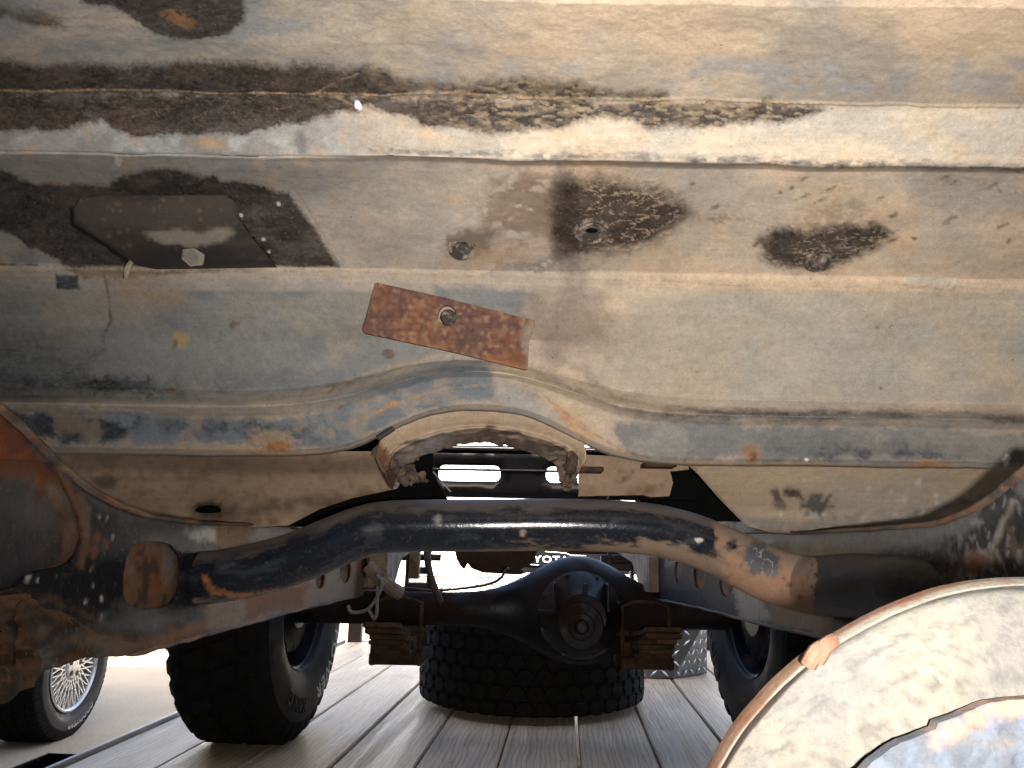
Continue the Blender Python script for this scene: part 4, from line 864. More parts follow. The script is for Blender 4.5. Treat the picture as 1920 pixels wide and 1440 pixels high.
# shackles behind the axle
def shackle(x0, x1, y0, y1, yb, Y):
    b = MB(); a0 = PY(x0, y0, Y); a1 = PY(x1, y1, Y)
    for xx in (x0, x1): p = PY(xx, y0, Y); q_ = PY(xx, y1, Y); b.box((p.x-.006, Y-.02, q_.z), (p.x+.006, Y+.02, p.z), bev=.002)
    for y_ in yb: p = PY(x0, y_, Y); q_ = PY(x1, y_, Y); b.tube([(p.x-.03, Y, p.z), (q_.x+.04, Y, q_.z)], .013, 12)
    p = PY(x0, y1-14, Y); q_ = PY(x1, y1+6, Y); b.box((p.x-.01, Y-.04, q_.z), (q_.x+.01, Y+.04, p.z), bev=.003); b.box((p.x-.005, Y-.02, p.z+.03), (q_.x+.005, Y+.02, p.z+.055), bev=.003)
    return b.build('shackle', M['brownplastic'], truck, True, 30)
shackle(766, 806, 1030, 1106, (1045,), 2.95); shackle(1142, 1184, 1030, 1100, (1046, 1052), 2.95)
b = MB(); p0 = PY(770, 1008, 2.6); p1 = PY(786, 1085, 2.6); b.box((p0.x, 2.58, p1.z), (p1.x, 2.62, p0.z), bev=.003); b.build('shock_mount', M['duststeel'], truck)
b = MB(); b.tube(spline([PY(800, 1020, 2.3), PY(803, 1060, 2.3), PY(812, 1095, 2.3), PY(826, 1128, 2.32)], 6), .010, 10); b.build('brake_hose', M['hosedark'], truck, True)
for pts, mt in (([(705, 1078), (716, 1090), (712, 1110), (690, 1142), (660, 1148), (652, 1135)], 'hose'), ([(708, 1100), (706, 1150), (700, 1158), (690, 1140)], 'hose')):
    b = MB(); b.tube(spline([PY(x, y, 2.0) for x, y in pts], 6), .0042, 8); b.build('breather_hose', M[mt], truck, True)
b = MB(); p0 = PY(735, 1105, 2.3); b.tube(spline([PY(690, 1060, 2.3), PY(730, 1100, 2.3), PY(750, 1112, 2.32)], 4), .02, 10); b.build('bump_stop', M['duststeel'], truck, True)
# rail tails kick up over the axle and carry the rear crossmember
for sx, xa in ((-1, 716), (1, 1225)):
    b = MB(); p = PY(xa, 1060, 2.4); q2 = PY(735 if sx < 0 else 1200, 1035, 2.95)
    b.prism([(2.3, .425), (2.3, .52), (2.6, .555), (3.05, .56), (3.05, .53), (2.62, .50), (2.45, .42)], 0, .05, Matrix(((0, 0, 1, p.x-(.02 if sx < 0 else .03)), (1, 0, 0, 0), (0, 1, 0, 0), (0, 0, 0, 1)))); b.build('rail_tail', M['duststeel'], truck)
def rcm(Q): Q.c[:] = (.06, .034, .022); Q.field(30, 0, .2, (.035, .022, .016), .7, 3)
sheet('rear_crossmember', [(845, 1000), (1200, 1005), (1195, 1034), (1150, 1040), (1065, 1038), (1064, 1033), (1007, 1033), (1001, 1056), (975, 1068), (990, 1073), (975, 1078), (905, 1074), (884, 1066), (876, 1056), (870, 1068), (862, 1060), (857, 1050)], lambda x, y: 3.05, 9, rcm, M['frame'], truck, thick=.06, rough=.004)
# --- wheels with tyres
def heightfield_tyre(R, W, rimR, tread, nseg, nprof, round_=0.):
    "tyre about local Z axis; tread(u,v) gives block height, u along circumference 0..1, v across -1..1"
    prof_ = []
    hs = W/2
    pts = [(rimR, -hs*.82), (rimR+.012, -hs*.90), (rimR+(R-rimR)*.35, -hs*1.04), (rimR+(R-rimR)*.65, -hs*1.03), (R-.028-round_*.02, -hs*(.97+round_*.01)), (R-.008-round_*.012, -hs*(.90-round_*.02)), (R-.002-round_*.003, -hs*(.80-round_*.03))]
    pts2 = [(r, -z) for r, z in pts[::-1]]
    sp1 = spline([(r, z, 0) for r, z in pts], 5); sp2 = spline([(r, z, 0) for r, z in pts2], 5)
    mid = [(R-.002+.002*math.cos(t*math.pi/2), t*hs*.80) for t in np.linspace(-1, 1, nprof)[1:-1]]
    pr = [(p.x, p.y) for p in sp1]+mid+[(p.x, p.y) for p in sp2]; pr = np.array(pr)
    u = np.arange(nseg)/nseg; r = np.repeat(pr[None, :, 0], nseg, 0); z = np.repeat(pr[None, :, 1], nseg, 0); U = np.repeat(u[:, None], len(pr), 1)
    vv = z/hs; tr = tread(U, vv); sh = sm(R-.055, R-.012, r); r = r+tr*np.where(np.abs(vv) < .97, 1, 1)*sh
    z = z+np.sign(z)*tr*.35*sh*(np.abs(vv) > .86)
    a = U*2*math.pi; V_ = np.stack([r*np.cos(a), r*np.sin(a), z], -1).reshape(-1, 3)
    f = gridfaces(nseg, len(pr)); last = np.arange(len(pr)-1); b0 = (nseg-1)*len(pr)
    f = np.vstack([f, np.stack([b0+last, b0+last+1, last+1, last], 1)])
    me = npmesh('tyre', V_, f); me.set_sharp_from_angle(angle=R_(38))
    me.materials.append(M['rubber_dusty']); me.materials.append(M['sidewall_dust']); jj = (f[:, 0] % len(pr)); rj = pr[jj, 0]; me.polygons.foreach_set('material_index', (rj < R-.045).astype(np.int32)); return me
def mudtread(U, v):
    n = 34; s = (U*n+np.where(v > 0, .5, 0)+.25*np.abs(v)) % 1; outer = np.abs(v) > .55; blk = np.where(outer, s < .62, ((U*n*1.0+.8*v) % 1 < .68) & (np.abs((np.abs(v)-.27)) < .2))
    return np.where(blk, .011, 0.)
def hextread(U, v):
    n = 42; x = U*n; y = v*3.2; a = np.abs(((x+.5*(np.floor(y) % 2)) % 1)-.5); b_ = np.abs((y % 1)-.5)
    q_ = np.maximum(b_*1.02, a*.86+b_*.5); return np.where(q_ < .43, .010, 0.)*(np.abs(v) < .995)
def ribtread(U, v):
    g_ = np.min([np.abs(v-c_) for c_ in (-.6, -.2, .2, .6)], 0); return np.where((g_ > .045) & ~((np.abs(v) > .72) & ((U*72) % 1 < .12)) & ~((np.abs(v) <= .72) & (((U*60+v*1.2) % 1) < .10)), .006, 0.)
def arctext(text, rt, size, a_mid, zpos, mat, parent, depth=.002, spacing=1.0, cw=True, outline=0):
    cu = bpy.data.curves.new('lettering', 'FONT'); cu.body = text; cu.size = size; cu.extrude = depth/2; cu.space_character = spacing; cu.align_x = 'CENTER'; cu.resolution_u = 3
    if outline: cu.fill_mode = 'NONE'; cu.bevel_depth = outline; cu.bevel_resolution = 0
    cu.offset = 0.0
    o = bpy.data.objects.new('tmp', cu); C.objects.link(o); bpy.context.view_layer.update(); dg = bpy.context.evaluated_depsgraph_get(); me = bpy.data.meshes.new_from_object(o.evaluated_get(dg)); bpy.data.objects.remove(o)
    for v in me.vertices:
        x, y, z = v.co; rr = rt+y; a = a_mid-x/rt if cw else a_mid+x/rt
        if not cw: rr = rt-y
        v.co = (rr*math.cos(a), rr*math.sin(a), zpos+z)
    me.name = 'lettering'; me.materials.clear(); me.materials.append(mat)
    return me
def childlocal(name, me, parent, mat=None):
    o = bpy.data.objects.new(name, me); C.objects.link(o); o.parent = parent
    if mat and not me.materials: me.materials.append(mat)
    return o
ty_me = heightfield_tyre(.352, .262, .168, mudtread, 408, 30, 1.)
# steel rim about Z, face towards +Z is the inner (brake) side
b = MB(); b.lathe([(r_*.862, z_) for r_, z_ in [(.196, .112), (.202, .118), (.200, .108), (.188, .102), (.182, .06), (.172, .03), (.165, -.02), (.10, -.04), (.05, -.045), (0, -.045)]], 56); rim_me = b.mesh('rim', True, 35); rim_me.materials.append(M['blackmetal'])
b = MB(); b.lathe([(0, .10), (.06, .10), (.075, .09), (.125, .085), (.135, .07), (.135, -.02)], 48)
for k in range(12): b.box((.075, -.002, .084), (.118, .002, .088), Euler((0, 0, R_(30*k))).to_matrix().to_4x4())
drum_me = b.mesh('brake_backing_plate', True, 30); drum_me.materials.append(M['blackmetal'])
l1 = arctext('POWER', .243, .056, 0, .1372, M['white_print'], None, .003, 1.25)
l2 = arctext('KING', .243, .056, 0, .1372, M['rubber_side'], None, .005, 1.2)
l3 = arctext('POWER', .243, .056, 0, .1372, M['rubber_side'], None, .005, 1.2)
def wheel(cx, side, a1, white=True):
    "side=+1: inner face looks to +X"
    wh = bpy.data.objects.new('wheel', None); C.objects.link(wh); wh.empty_display_size = .1
    wh.matrix_world = Matrix.Translation((cx, AY, .362))@Matrix.Rotation(R_(-5*side), 4, 'Z')@Matrix.Scale(1.02, 4); wh.parent = truck; wh.matrix_parent_inverse = truck.matrix_world.inverted()
    # local Z -> +-X ; local X -> away from us (+Y), local Y -> +-Z
    if side > 0: rot = Matrix(((0, 0, 1), (1, 0, 0), (0, 1, 0)))
    else: rot = Matrix(((0, 0, -1), (1, 0, 0), (0, -1, 0)))
    for nm, me_ in (('tyre', ty_me), ('rim', rim_me), ('brake_backing_plate', drum_me)):
        o = childlocal(nm, me_, wh); o.rotation_euler = rot.to_euler()
    for me_, a_ in ((l1 if white else l3, a1), (l2, a1-R_(64) if side > 0 else a1+R_(70))):
        o = childlocal('lettering', me_, wh); o.rotation_euler = (rot@Euler((0, 0, a_)).to_matrix()).to_euler()
    return wh
wL = wheel(-.705, 1, R_(-46)); wL['label'] = 'left rear wheel, mud tyre with white raised lettering'
wR = wheel(.808, -1, R_(-40), False); wR['label'] = 'right rear wheel, mud tyre with dusty sidewall'

# --- round drum housing close to the lens, lower right
dd = .355; DC = CAM+(FWD+RGT*((1950-960)/F_PX)-UPV*((1784-720)/F_PX))*dd; DR = 700/F_PX*dd
Md = Matrix.Translation(DC)@Matrix(((RGT.x, UPV.x, -FWD.x), (RGT.y, UPV.y, -FWD.y), (RGT.z, UPV.z, -FWD.z))).to_4x4()@Euler((0, 0, 0)).to_matrix().to_4x4()
prf = [(.0, .030), (.3, .029), (.6, .024), (.8, .016), (.90, .008), (.95, .003), (.972, .0), (.976, -.005), (.982, -.005), (.985, .0005), (.992, .0012), (.997, -.001), (1.0, -.004), (.996, -.008), (.96, -.011), (.8, -.013), (.5, -.012), (.0, -.012)]
sp_ = spline([(r, z, 0) for r, z in prf], 8); n_ = 420; A = []
for i, p in enumerate(sp_):
    for k in range(n_):
        a = 2*math.pi*k/n_; wob = 1+.004*math.sin(a*3)+.002*math.sin(a*11); A.append((p.x*DR*math.cos(a)*wob, p.x*DR*math.sin(a)*wob, p.y))
A = np.array(A); rr_ = np.hypot(A[:, 0], A[:, 1])/DR; A[:, 2] += (fbm(A[:, 0]/.02, A[:, 1]/.02, 5, 4)*.0012); W_ = A@np.array(Md.to_3x3()).T+np.array(Md.translation)
me = npmesh('drum_housing', W_, gridfaces(len(sp_), n_, True)); px, py = proj(W_); Q = Paint(px, py, (.150, .134, .108), .85)
u_ = (px*.87-py*.5); v_ = (px*.5+py*.87); fl = fbm(u_/40, v_/17, 5, 4, .6); Q.lay(sm(.06, .42, fl)*.7, (.065, .060, .054)); Q.lay(sm(.2, .45, fbm(u_/16, v_/8, 4, 7, .6))*.6, (.085, .075, .065)); Q.field(160, .1, .3, (.10, .10, .098), .5, 3)
Q.lay(sm(.983, .987, rr_)*.7, (.17, .15, .12), .8); Q.field(40, .3, .2, (.13, .065, .035), .6, 6, 1, None, sm(.984, .988, rr_)); Q.lay(sm(.995, .999, rr_)*.8, (.10, .045, .022))
Q.lay(sm(.973, .976, rr_)*(1-sm(.982, .985, rr_)), (.035, .025, .02), .9)
setcol(me, Q.rgba()); drum = put('drum_housing', me, M['drum'], truck); drum['label'] = 'big round mud-dusted housing close in the lower right corner'
# stepped cover plate on the drum
pl = [(1640, 1425), (1690, 1392), (1755, 1368), (1760, 1356), (1800, 1340), (1860, 1318), (1900, 1312), (2100, 1300), (2100, 1560), (1560, 1560), (1590, 1470)]
def cov(Q):
    Q.c[:] = (.075, .084, .098); Q.field(60, .05, .2, (.12, .11, .10), .7, 3); Q.blob('l', [(1760, 1385), (1830, 1345), (1900, 1325), (2000, 1320)], (.34, .19, .12), .8, 8, 10, 20, 4, w=16); Q.field(30, .2, .15, (.10, .12, .16), .6, 5)
sheet('cover_plate', pl, lambda x, y: .343-(y-1400)*.00003, 9, cov, M['drum'], drum, thick=.006, rough=.002, seed=3)
b = MB()
for (x, y) in ((1530, 1222), (1546, 1213)):
    p = PY(x, y, .362); b.tube(spline([p+Vector((-.003, .002, -.006)), p, p+Vector((.005, .003, .002))], 3), .0035, 10)
b.build('casting_lug', M['rustlight'], drum, True)

# ------------------------------------------------------------------ trailer
YAW = R_(3.93); tdir = Vector((math.sin(YAW), math.cos(YAW), 0)); tr_ = Vector((math.cos(YAW), -math.sin(YAW), 0))
trailer = empty('utility_trailer', (0, 0, 0), 'flat trailer with weathered grey plank deck under the truck', 'trailer', rz=-YAW)
bpy.context.view_layer.update()
PW = .207; x0p = PZ(932, 1440, 0); s0 = x0p.dot(tr_)          # a seam passes here
Y0, Y1 = -1.6, 4.62
pm = {}
bm = bmesh.new(); bmesh.ops.create_cube(bm, size=1)
for v in bm.verts: v.co = Vector((v.co.x*(PW-.008), v.co.y*(Y1-Y0), v.co.z*.038))
bmesh.ops.bevel(bm, geom=[e for e in bm.edges if abs(e.verts[0].co.y-e.verts[1].co.y) > 1], offset=.003, segments=2, affect='EDGES')
pme = bpy.data.meshes.new('plank'); bm.to_mesh(pme); bm.free(); pme.materials.append(M['wood'])
sL = PZ(335, 1340, 0).dot(tr_); sR = .93
k0 = int(math.floor((sL-s0)/PW)); rs = np.random.RandomState(4)
for k_ in range(k0, 5):
    o = bpy.data.objects.new('plank', pme); C.objects.link(o); o.parent = trailer
    o.location = (s0+(k_+.5)*PW+rs.normal()*.001, (Y0+Y1)/2+rs.uniform(-.004, .004), -.019+rs.uniform(-.003, .0)); o.rotation_euler = (0, R_(rs.normal()*.5), R_(rs.normal()*.03))
    if o.location.x-PW/2 < sL: o.location.x = sL+PW/2+.002; o.location.z = -.0225
sl = s0+k0*PW
b = MB(); xl = sL-.004
b.box((xl-.010, Y0, -.10), (xl, Y1, .008), bev=.002); b.box((xl-.012, Y0, -.115), (xl+.05, Y1, -.10)); b.build('side_rail', solid('painted_steel_rail', (.30, .30, .30), .45, metal=.3, sc=12), trailer).matrix_parent_inverse.identity()
for o in [o for o in trailer.children if o.name.startswith('side_rail')]: o.matrix_parent_inverse.identity()
def tchild(mb, name, mat, smooth=False):
    o = bpy.data.objects.new(name, mb.mesh(name, smooth, 35)); C.objects.link(o); o.parent = trailer; o.data.materials.append(mat); return o
# stake pocket on the left edge
def pocket(y):
    b = MB(); x1 = xl-.012; x0_ = x1-.085; t_ = .006
    for lo_, hi_ in (((x0_, y, -.10), (x0_+t_, y+.16, .004)), ((x0_, y, -.10), (x1, y+t_, .004)), ((x0_, y+.16-t_, -.10), (x1, y+.16, .004))): b.box(lo_, hi_, bev=.001)
    tchild(b, 'stake_pocket', M['blackmetal'])
pocket(1.96); pocket(.8); pocket(3.3); pocket(-.4)
b = MB(); b.box((sL, Y1+.002, -.13), (1.03, Y1+.05, -.001), bev=.003); tchild(b, 'end_rail', M['blackmetal'])
b = MB(); b.box((1.03-.004, Y0, -.12), (1.03+.01, Y1, .006), bev=.002); tchild(b, 'side_rail', M['blackmetal'])
for sx in (-.6, .6):
    b = MB(); b.box((sx-.04, Y0, -.26), (sx+.04, Y1, -.13)); tchild(b, 'chassis_beam', M['blackmetal'])
def trailer_local(px, py, Y): p = PY(px, py, Y); return Vector((p.dot(tr_), p.dot(tdir), p.z))
# bulkhead: slotted black panel on posts at the far end
ybk = 4.70; e = lambda x, y: PY(x, y, ybk)
pz0, pz1 = e(960, 934).z, e(960, 836).z
outl = [(-1.15, pz0), (1.2, pz0), (1.2, pz1-.03), (1.17, pz1), (-1.12, pz1), (-1.15, pz1-.03)]
hs_ = []
def slot(x_0, x_1): a_ = e(x_0, 902); b__ = e(x_1, 872); return rrect((a_.x+b__.x)/2, (a_.z+b__.z)/2, abs(b__.x-a_.x)/2, abs(b__.z-a_.z)/2, .035)[::-1]
wS = e(938, 890).x-e(822, 890).x; pit = e(1024, 890).x-e(822, 890).x
xs0 = e(822, 890).x
for i in range(-1, 3):
    cxs = xs0+wS/2+i*pit; zc_ = (e(880, 902).z+e(880, 872).z)/2; hs_.append(rrect(cxs, zc_, wS/2, (e(880, 872).z-e(880, 902).z)/2, .035))
V2, T, loops = fill2d(outl, hs_, .06); n0 = len(V2); A = np.stack([V2[:, 0], np.full(n0, ybk), V2[:, 1]], 1); B = A+np.array([0, .04, 0]); sd_ = []; b0 = 0
for L in loops:
    m_ = len(L)
    for i in range(m_): p, q_ = b0+i, b0+(i+1) % m_; sd_ += [(p, q_, q_+n0), (p, q_+n0, p+n0)]
    b0 += m_
me = npmesh('bulkhead_panel', np.vstack([A, B]), np.vstack([T, T[:, ::-1]+n0, np.array(sd_)]), False); bm = bmesh.new(); bm.from_mesh(me); bmesh.ops.recalc_face_normals(bm, faces=bm.faces[:]); bm.to_mesh(me); bm.free()
bk = put('bulkhead_panel', me, M['gloss_black'], trailer); bk['label'] = 'glossy black slotted bulkhead at the far end of the trailer'
b = MB(); b.tube([(-1.15, ybk-.01, pz1-.02), (1.2, ybk-.01, pz1-.02)], .016, 12); b.tube([(-1.15, ybk-.01, pz0+.16), (1.2, ybk-.01, pz0+.16)], .008, 8); b.build('bulkhead_rail', M['gloss_black'], trailer, True)
for xx in (e(671, 1100).x, -1.1, 1.15):
    b = MB(); b.box((xx-.037, ybk-.03, -.02), (xx+.037, ybk+.03, pz0+.04), bev=.003); b.build('post', M['brownplastic'], trailer)
# curved mudguard at the extreme lower left
b = MB(); c_ = PZ(-110, 1440, -.05); ppp = []
for k in range(20):
    a = R_(5+k*8); ppp.append((c_.x-.12, 1.78-.36*math.cos(a), -.32+.38*math.sin(a)))
vs = []
for (x, y, z) in ppp: vs += [(x-.1, y, z), (x+.145, y, z), (x+.15, y, z-.012)]
b.add(vs, [(3*i+j, 3*i+j+1, 3*i+j+4, 3*i+j+3) for i in range(19) for j in (0, 1)]); mg = b.build('mudguard', M['blackmetal'], trailer, True); md = mg.modifiers.new('s', 'SOLIDIFY'); md.thickness = .004

# ------------------------------------------------------------------ tyre lying flat behind the axle
sp_me = heightfield_tyre(.392, .30, .20, hextread, 840, 96); 
sp_o = empty('lying_tyre', (.088, 3.03, .165), 'wide black truck tyre with hexagon tread blocks lying flat on the planks behind the axle', 'tyre')
o = childlocal('tyre_body', sp_me, sp_o); b = MB(); b.lathe([(.201, .128), (.207, .135), (.195, .10), (.18, .05), (.17, -.02), (.06, -.03), (0, -.03)], 48); childlocal('rim', b.mesh('rim', True, 35), sp_o, M['duststeel'])

# ------------------------------------------------------------------ tread-plate box on the trailer
bx = empty('tread_plate_box', (.77, 3.75, 0), 'silver diamond tread plate step box on the planks right of the lying tyre', 'box'); bpy.context.view_layer.update()
A0 = PZ(1180, 1272, 0); A1 = PZ(1262, 1273, 0); A2_ = PZ(1336, 1270, 0); zt = PY(1262, 1150, A1.y).z
b = MB(); poly = [(A0.x-.05, A0.y), (A1.x-.004, A1.y-.02), (A1.x+.10, A1.y+.0), (A2_.x, A2_.y+.10), (A2_.x, A2_.y+.5), (A0.x-.05, A0.y+.5)]
top = [(x+(.14 if i in (1, 2) else .0)+(.02 if i == 3 else 0), y+.03) for i, (x, y) in enumerate(poly)]
poly = [(A0.x-.06, A1.y), (A1.x, A1.y), (A2_.x, A1.y+.16), (A2_.x, A1.y+.6), (A0.x-.06, A1.y+.6)]; n = 5
topz = .36; tp = [(A0.x-.06, A1.y), (A1.x+.22, A1.y), (A2_.x+.01, A1.y+.16), (A2_.x+.01, A1.y+.6), (A0.x-.06, A1.y+.6)]
vs = [(x, y, .003) for x, y in poly]+[(x, y, topz) for x, y in tp]; fs = [tuple(range(5))[::-1], tuple(range(5, 10))]+[(i, (i+1) % 5, 5+(i+1) % 5, 5+i) for i in range(5)]
b.add(vs, fs); b.build('box_body', M['galv'], bx)
b = MB(); rs = np.random.RandomState(2); fy = A1.y-.0015
for i in range(0, 9):
    for j in range(0, 9):
        x = A0.x-.04+i*.048; z = .022+j*.042
        lim = A1.x+.22*(z/topz)-.012
        if x > lim: continue
        a = R_(40 if (i+j) % 2 else -40); dx, dz = .021*math.cos(a), .021*math.sin(a); nx, nz_ = -math.sin(a)*.0055, math.cos(a)*.0055
        b.add([(x-dx, fy, z-dz), (x+nx, fy, z+nz_), (x+dx, fy, z+dz), (x-nx, fy, z-nz_), (x, fy-.005, z)], [(0, 1, 4), (1, 2, 4), (2, 3, 4), (3, 0, 4)])
b.build('tread_bar', M['bar'], bx)['kind'] = 'stuff'
b = MB(); nrm = Vector((.16, -(A2_.x-A1.x), 0)).normalized()
for i in range(0, 5):
    for j in range(0, 9):
        z = .02+j*.042; t_ = .08+i*.21; lo_ = Vector((A1.x+.22*z/topz, A1.y, z)); hi_ = Vector((A2_.x+.01*z/topz, A1.y+.16, z)); c_ = lo_.lerp(hi_, t_); d_ = (hi_-lo_).normalized()
        if (hi_-lo_).length < .08 or t_ > .95: continue
        a = R_(40 if (i+j) % 2 else -40); e1 = (d_*math.cos(a)+Vector((0, 0, math.sin(a))))*.018; e2 = (-d_*math.sin(a)+Vector((0, 0, math.cos(a))))*.005; nn = d_.cross(Vector((0, 0, 1)))
        b.add([c_-e1+nn*.001, c_+e2+nn*.001, c_+e1+nn*.001, c_-e2+nn*.001, c_+nn*.0035], [(0, 1, 4), (1, 2, 4), (2, 3, 4), (3, 0, 4)])
b.build('tread_bar', M['bar'], bx)['kind'] = 'stuff'

# ------------------------------------------------------------------ ground and what stands around
GZ = -.42
me = bpy.data.meshes.new('ground'); me.from_pydata([(-150, -60, GZ), (150, -60, GZ), (150, 300, GZ), (-150, 300, GZ)], [], [(0, 1, 2, 3)]); me.update()
tag(put('ground', me, M['concrete']), kind='structure')

# parked car on the left, its near front wheel shows
pc = empty('parked_car', (-2.75, 2.8, GZ), 'car parked left of the trailer with a silver lace-spoke wheel and outlined tyre lettering', 'car'); bpy.context.view_layer.update()
wc = PY(141, 1262, 4.2); wr = .345; wxf = wc.x   # outer face x
tme = heightfield_tyre(wr, .28, .212, ribtread, 360, 40)
zc = GZ+wr-.006
def car_wheel(x, y, flip=1):
    wh = bpy.data.objects.new('wheel', None); C.objects.link(wh); wh.matrix_world = Matrix.Translation((x, y, zc)); wh.parent = pc; wh.matrix_parent_inverse = pc.matrix_world.inverted(); wh.empty_display_size = .1; return wh
b = MB(); b.lathe([(.214, .123), (.219, .133), (.212, .137), (.203, .129), (.198, .085), (.198, -.06)], 64); rimr = b.mesh('rim', True, 35); rimr.materials.append(M['chrome'])
b = MB(); b.lathe([(.068, .110), (.068, .125), (.060, .131), (.02, .134), (0, .134)], 40)
for k in range(26):
    for tw in (-1, 1):
        a0 = 2*math.pi*k/26; a1 = a0+tw*R_(19)
        p = Vector((.064*math.cos(a0), .064*math.sin(a0), .122)); q_ = Vector((.204*math.cos(a1), .204*math.sin(a1), .123)); d_ = (q_-p); d_.normalize(); sdv = d_.cross(Vector((0, 0, 1)))*.0033
        b.add([p-sdv, p+sdv, q_+sdv, q_-sdv, p-sdv-Vector((0, 0, .018)), p+sdv-Vector((0, 0, .018)), q_+sdv-Vector((0, 0, .018)), q_-sdv-Vector((0, 0, .018))], [(0, 1, 2, 3), (0, 3, 7, 4), (1, 5, 6, 2)])
spk = b.mesh('spoke_lattice'); spk.materials.append(M['chrome'])
b = MB(); b.lathe([(0, .003), (.0125, .003), (.0125, -.004)], 14)
lug = b.mesh('lug_recess'); lug.materials.append(M['gloss_black'])
b = MB(); b.lathe([(.198, .02), (.06, .01), (0, .01)], 40); backp = b.mesh('brake_disc'); backp.materials.append(M['rubber'])
lt = arctext('GOODYEAR', .268, .040, 0, .1455, M['white_print'], None, .0008, 1.05, True, .0011)
rotX = Matrix(((0, 0, 1), (1, 0, 0), (0, 1, 0)))
for (yy, sidex) in ((4.2, 1), (4.2-2.75, 1), (4.2, -1), (4.2-2.75, -1)):
    xx = wxf-.135 if sidex > 0 else wxf-1.62
    wh = car_wheel(xx, yy)
    rr = rotX if sidex > 0 else Matrix(((0, 0, -1), (1, 0, 0), (0, -1, 0)))
    for nm, m_ in (('tyre', tme), ('rim', rimr), ('spoke_lattice', spk), ('brake_disc', backp)):
        o = childlocal(nm, m_, wh); o.rotation_euler = rr.to_euler()
        if nm == 'spoke_lattice': o['kind'] = 'stuff'
    for k in range(5):
        a = R_(72*k+12); o = childlocal('lug_recess', lug, wh); o.rotation_euler = rr.to_euler(); o.location = rr@Vector((.045*math.cos(a), .045*math.sin(a), .132))
    if sidex > 0 and yy > 4: o = childlocal('lettering', lt, wh); o.rotation_euler = (rr@Euler((0, 0, R_(-72))).to_matrix()).to_euler()
# body shell: side profile prism with arches
def arc(cx, cz, r, a0, a1, n=10): return [(cx+r*math.cos(R_(a0+(a1-a0)*k/n)), cz+r*math.sin(R_(a0+(a1-a0)*k/n))) for k in range(n+1)]
zb = GZ+.56; y1w, y2w = 4.2, 6.95
side = [(3.74, zb), (3.70, zb+.45), (3.78, zb+.62), (4.7, zb+.75), (5.35, zb+1.15), (7.0, zb+1.18), (7.75, zb+.82), (8.1, zb+.72), (8.1, zb)]
side += arc(y2w, zc, .40, 34, 146)[:]+arc(y1w, zc, .40, 34, 146)
Mc = Matrix(((0, 0, 1, 0), (1, 0, 0, 0), (0, 1, 0, 0), (0, 0, 0, 1)))
side = [(8.4-y, z) for y, z in side]
b = MB(); b.prism(side, wxf-1.66, wxf-.02, Mc); b.build('body', solid('silver_green_car_paint', (.30, .31, .30), .3, metal=.4, var=.05, sc=4, bump=0, coat=.5), pc)
b = MB(); b.prism([(8.4-y, z) for y, z in [(4.85, zb+.78), (5.4, zb+1.1), (6.95, zb+1.13), (7.5, zb+.82)]], wxf-1.67, wxf-.012, Mc); b.build('side_window', M['gloss_black'], pc)

# white pickup facing us beyond the trailer
YP = 7.2
wp = empty('white_pickup', (.1, YP, GZ), 'white pickup facing the camera behind the trailer bulkhead, black front plate reading TOYOTA', 'pickup'); bpy.context.view_layer.update()
f = lambda x, y: PY(x, y, YP)
zb2 = f(960, 1084).z; zl = f(960, 1106).z; xa, xb = f(700, 1060).x, f(1250, 1060).x
b = MB(); b.box((xa, YP, zb2), (xb, YP+.25, zb2+.18), bev=.03); b.build('bumper', M['white'], wp, True)
b = MB(); b.box((xa, YP+.1, zb2+.18), (xb, YP+4.8, zb2+.62), bev=.04); b.box((xa+.05, YP+1.3, zb2+.62), (xb-.05, YP+3.0, zb2+1.15), bev=.08); b.build('body', M['white'], wp, True)
b = MB(); b.box((xa+.05, YP+.02, zl), (xb-.05, YP+.2, zb2+.0), bev=.01); b.build('lower_valance', M['greymesh'], wp)
b = MB(); rs = np.random.RandomState(1)
for k in range(36):
    x = xa+.1+k*(xb-xa-.2)/35; z = (zl+zb2)/2-.025; b.tube([(x+.028*math.cos(R_(a)), YP+.012, z+.022*math.sin(R_(a))) for a in range(0, 361, 45)], .0045, 5, False)
b.build('intake_mesh', M['white'], wp)
b = MB(); g0 = f(905, 1072); g1 = f(1192, 1000); b.box((g0.x, YP-.012, g0.z), (g1.x, YP+.06, g1.z), bev=.012); b.build('grille', M['gloss_black'], wp)
for xs_ in ((833, 866), (1203, 1242)):
    a_ = f(xs_[0], 1050 if xs_[0] < 900 else 1078); b__ = f(xs_[1], 1010); b = MB(); b.box((a_.x, YP-.02, a_.z), (b__.x, YP+.1, b__.z), bev=.02); hl = b.build('headlight', M['glass'], wp, True)
a_ = f(962, 1060); b__ = f(1100, 1031)
b = MB(); b.box((a_.x, YP-.032, a_.z), (b__.x, YP-.022, b__.z), bev=.002); plt = b.build('front_plate', M['gloss_black'], wp)
cu = bpy.data.curves.new('t', 'FONT'); cu.body = 'TOYOTA'; cu.size = .078; cu.extrude = .001; cu.align_x = 'LEFT'; cu.space_character = 1.12; cu.offset = .0012
o = bpy.data.objects.new('t', cu); C.objects.link(o); bpy.context.view_layer.update(); me = bpy.data.meshes.new_from_object(o.evaluated_get(bpy.context.evaluated_depsgraph_get())); bpy.data.objects.remove(o)
wtx = max(v.co.x for v in me.vertices); tx0 = f(966, 1048).x; sc_ = (f(1066, 1048).x-tx0)/wtx
for v in me.vertices: v.co = (tx0+v.co.x*sc_, YP-.034-v.co.z, f(1020, 1054).z+v.co.y*1.0)
me.name = 'lettering'; me.materials.clear(); o = put('lettering', me, M['white_print'], plt)
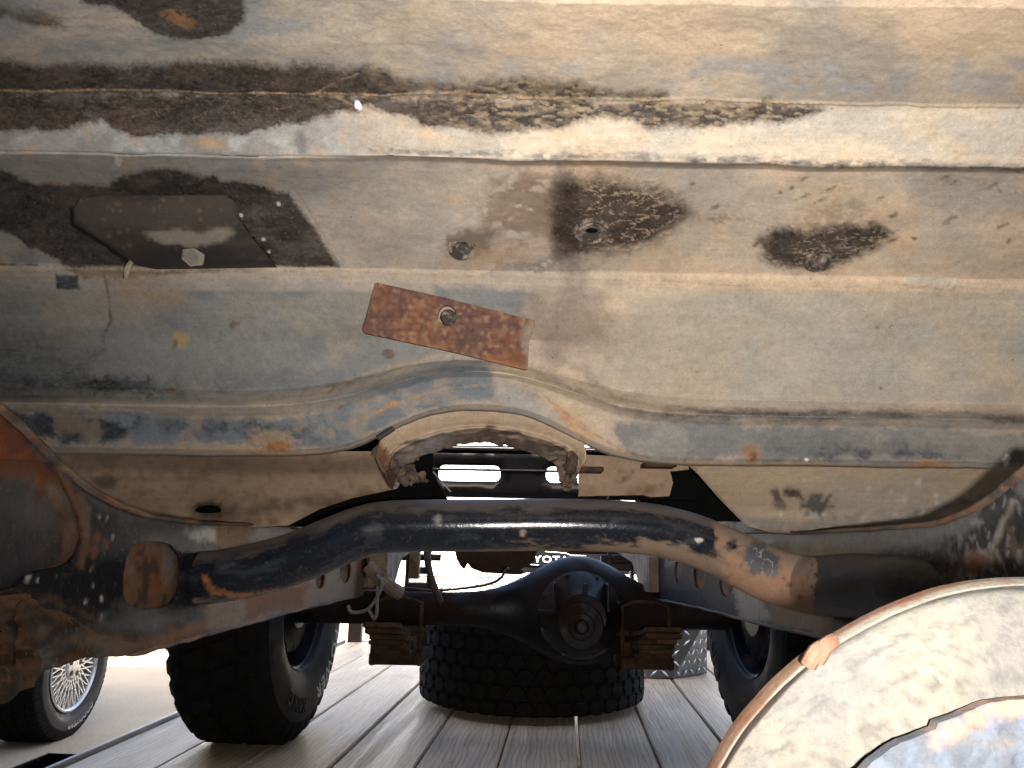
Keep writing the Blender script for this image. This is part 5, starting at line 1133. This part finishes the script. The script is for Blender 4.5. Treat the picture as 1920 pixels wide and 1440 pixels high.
for q1, q2 in (((1022, 1034), (1060, 1037)), ((1060, 1037), (1070, 1041)), ((1070, 1041), (1098, 1042)), ((980, 1058), (1010, 1059))):
    p, q_ = f(*q1), f(*q2); b = MB(); b.tube([(p.x, YP-.034, p.z), (q_.x, YP-.034, q_.z)], .003, 6); b.build('border_line', M['white_print'], plt)
for sx in (xa+.14, xb-.14):
    for yy in (YP+.9, YP+3.9):
        wh = bpy.data.objects.new('wheel', None); C.objects.link(wh); wh.matrix_world = Matrix.Translation((sx, yy, GZ+.34)); wh.parent = wp; wh.matrix_parent_inverse = wp.matrix_world.inverted()
        for nm, m_ in (('tyre', tme), ('rim', rimr)):
            o = childlocal(nm, m_, wh); o.rotation_euler = rotX.to_euler()
# white sided building far behind
hb = empty('white_building', (0, 16, GZ), 'white building with horizontal siding in the far background', 'building'); bpy.context.view_layer.update()
b = MB(); b.box((-9, 16.02, GZ), (9, 20, GZ+3.4)); b.build('wall', M['siding'], hb)
b = MB(); b.box((-.24, 0, 0), (17.8, .02, .20)); bd_me = None
b = MB(); b.add([(-9, 16.0, 0), (9, 16.0, 0), (9, 16.018, .2), (-9, 16.018, .2), (-9, 16.018, 0), (9, 16.018, 0)], [(0, 1, 2, 3), (0, 4, 5, 1)]); bdm = b.mesh('siding_board'); bdm.materials.append(M['siding'])
for k in range(17):
    o = bpy.data.objects.new('siding_board', bdm); C.objects.link(o); o.parent = hb; o.matrix_parent_inverse = hb.matrix_world.inverted(); o.location = (0, 0, GZ+.2*k)
b = MB(); b.prism([(15.6, GZ+3.4), (20.4, GZ+3.4), (18, GZ+4.6)], -9.3, 9.3, Mc); b.build('roof', M['greymesh'], hb)

# unseen roof and walls added to shade the trailer and block light from behind
cp = empty('unseen_shade_shed', (0, 0, GZ), 'unseen roof and walls added to shade the trailer', 'unseen_shade_shed'); bpy.context.view_layer.update()
b = MB(); b.box((-7, -9, GZ+3.6), (7, 2.1, GZ+3.66)); b.build('roof', M['duststeel'], cp)
for nm_, lo_, hi_ in (('back_light_blocker', (-7, -6.1, GZ), (7, -6.0, GZ+3.598)), ('side_light_blocker', (4.6, -5.998, GZ), (4.7, 2.0, GZ+3.598)), ('side_light_blocker', (-6.2, -5.998, GZ), (-6.1, .6, GZ+3.598))):
    b = MB(); b.box(lo_, hi_); b.build(nm_, M['blocker_wall'], cp)
for x in (-6.8, 6.8):
    for y in (-8.8, -3.5, 1.9):
        b = MB(); b.box((x-.06, y-.06, GZ), (x+.06, y+.06, GZ+3.6)); b.build('post', M['duststeel'], cp)
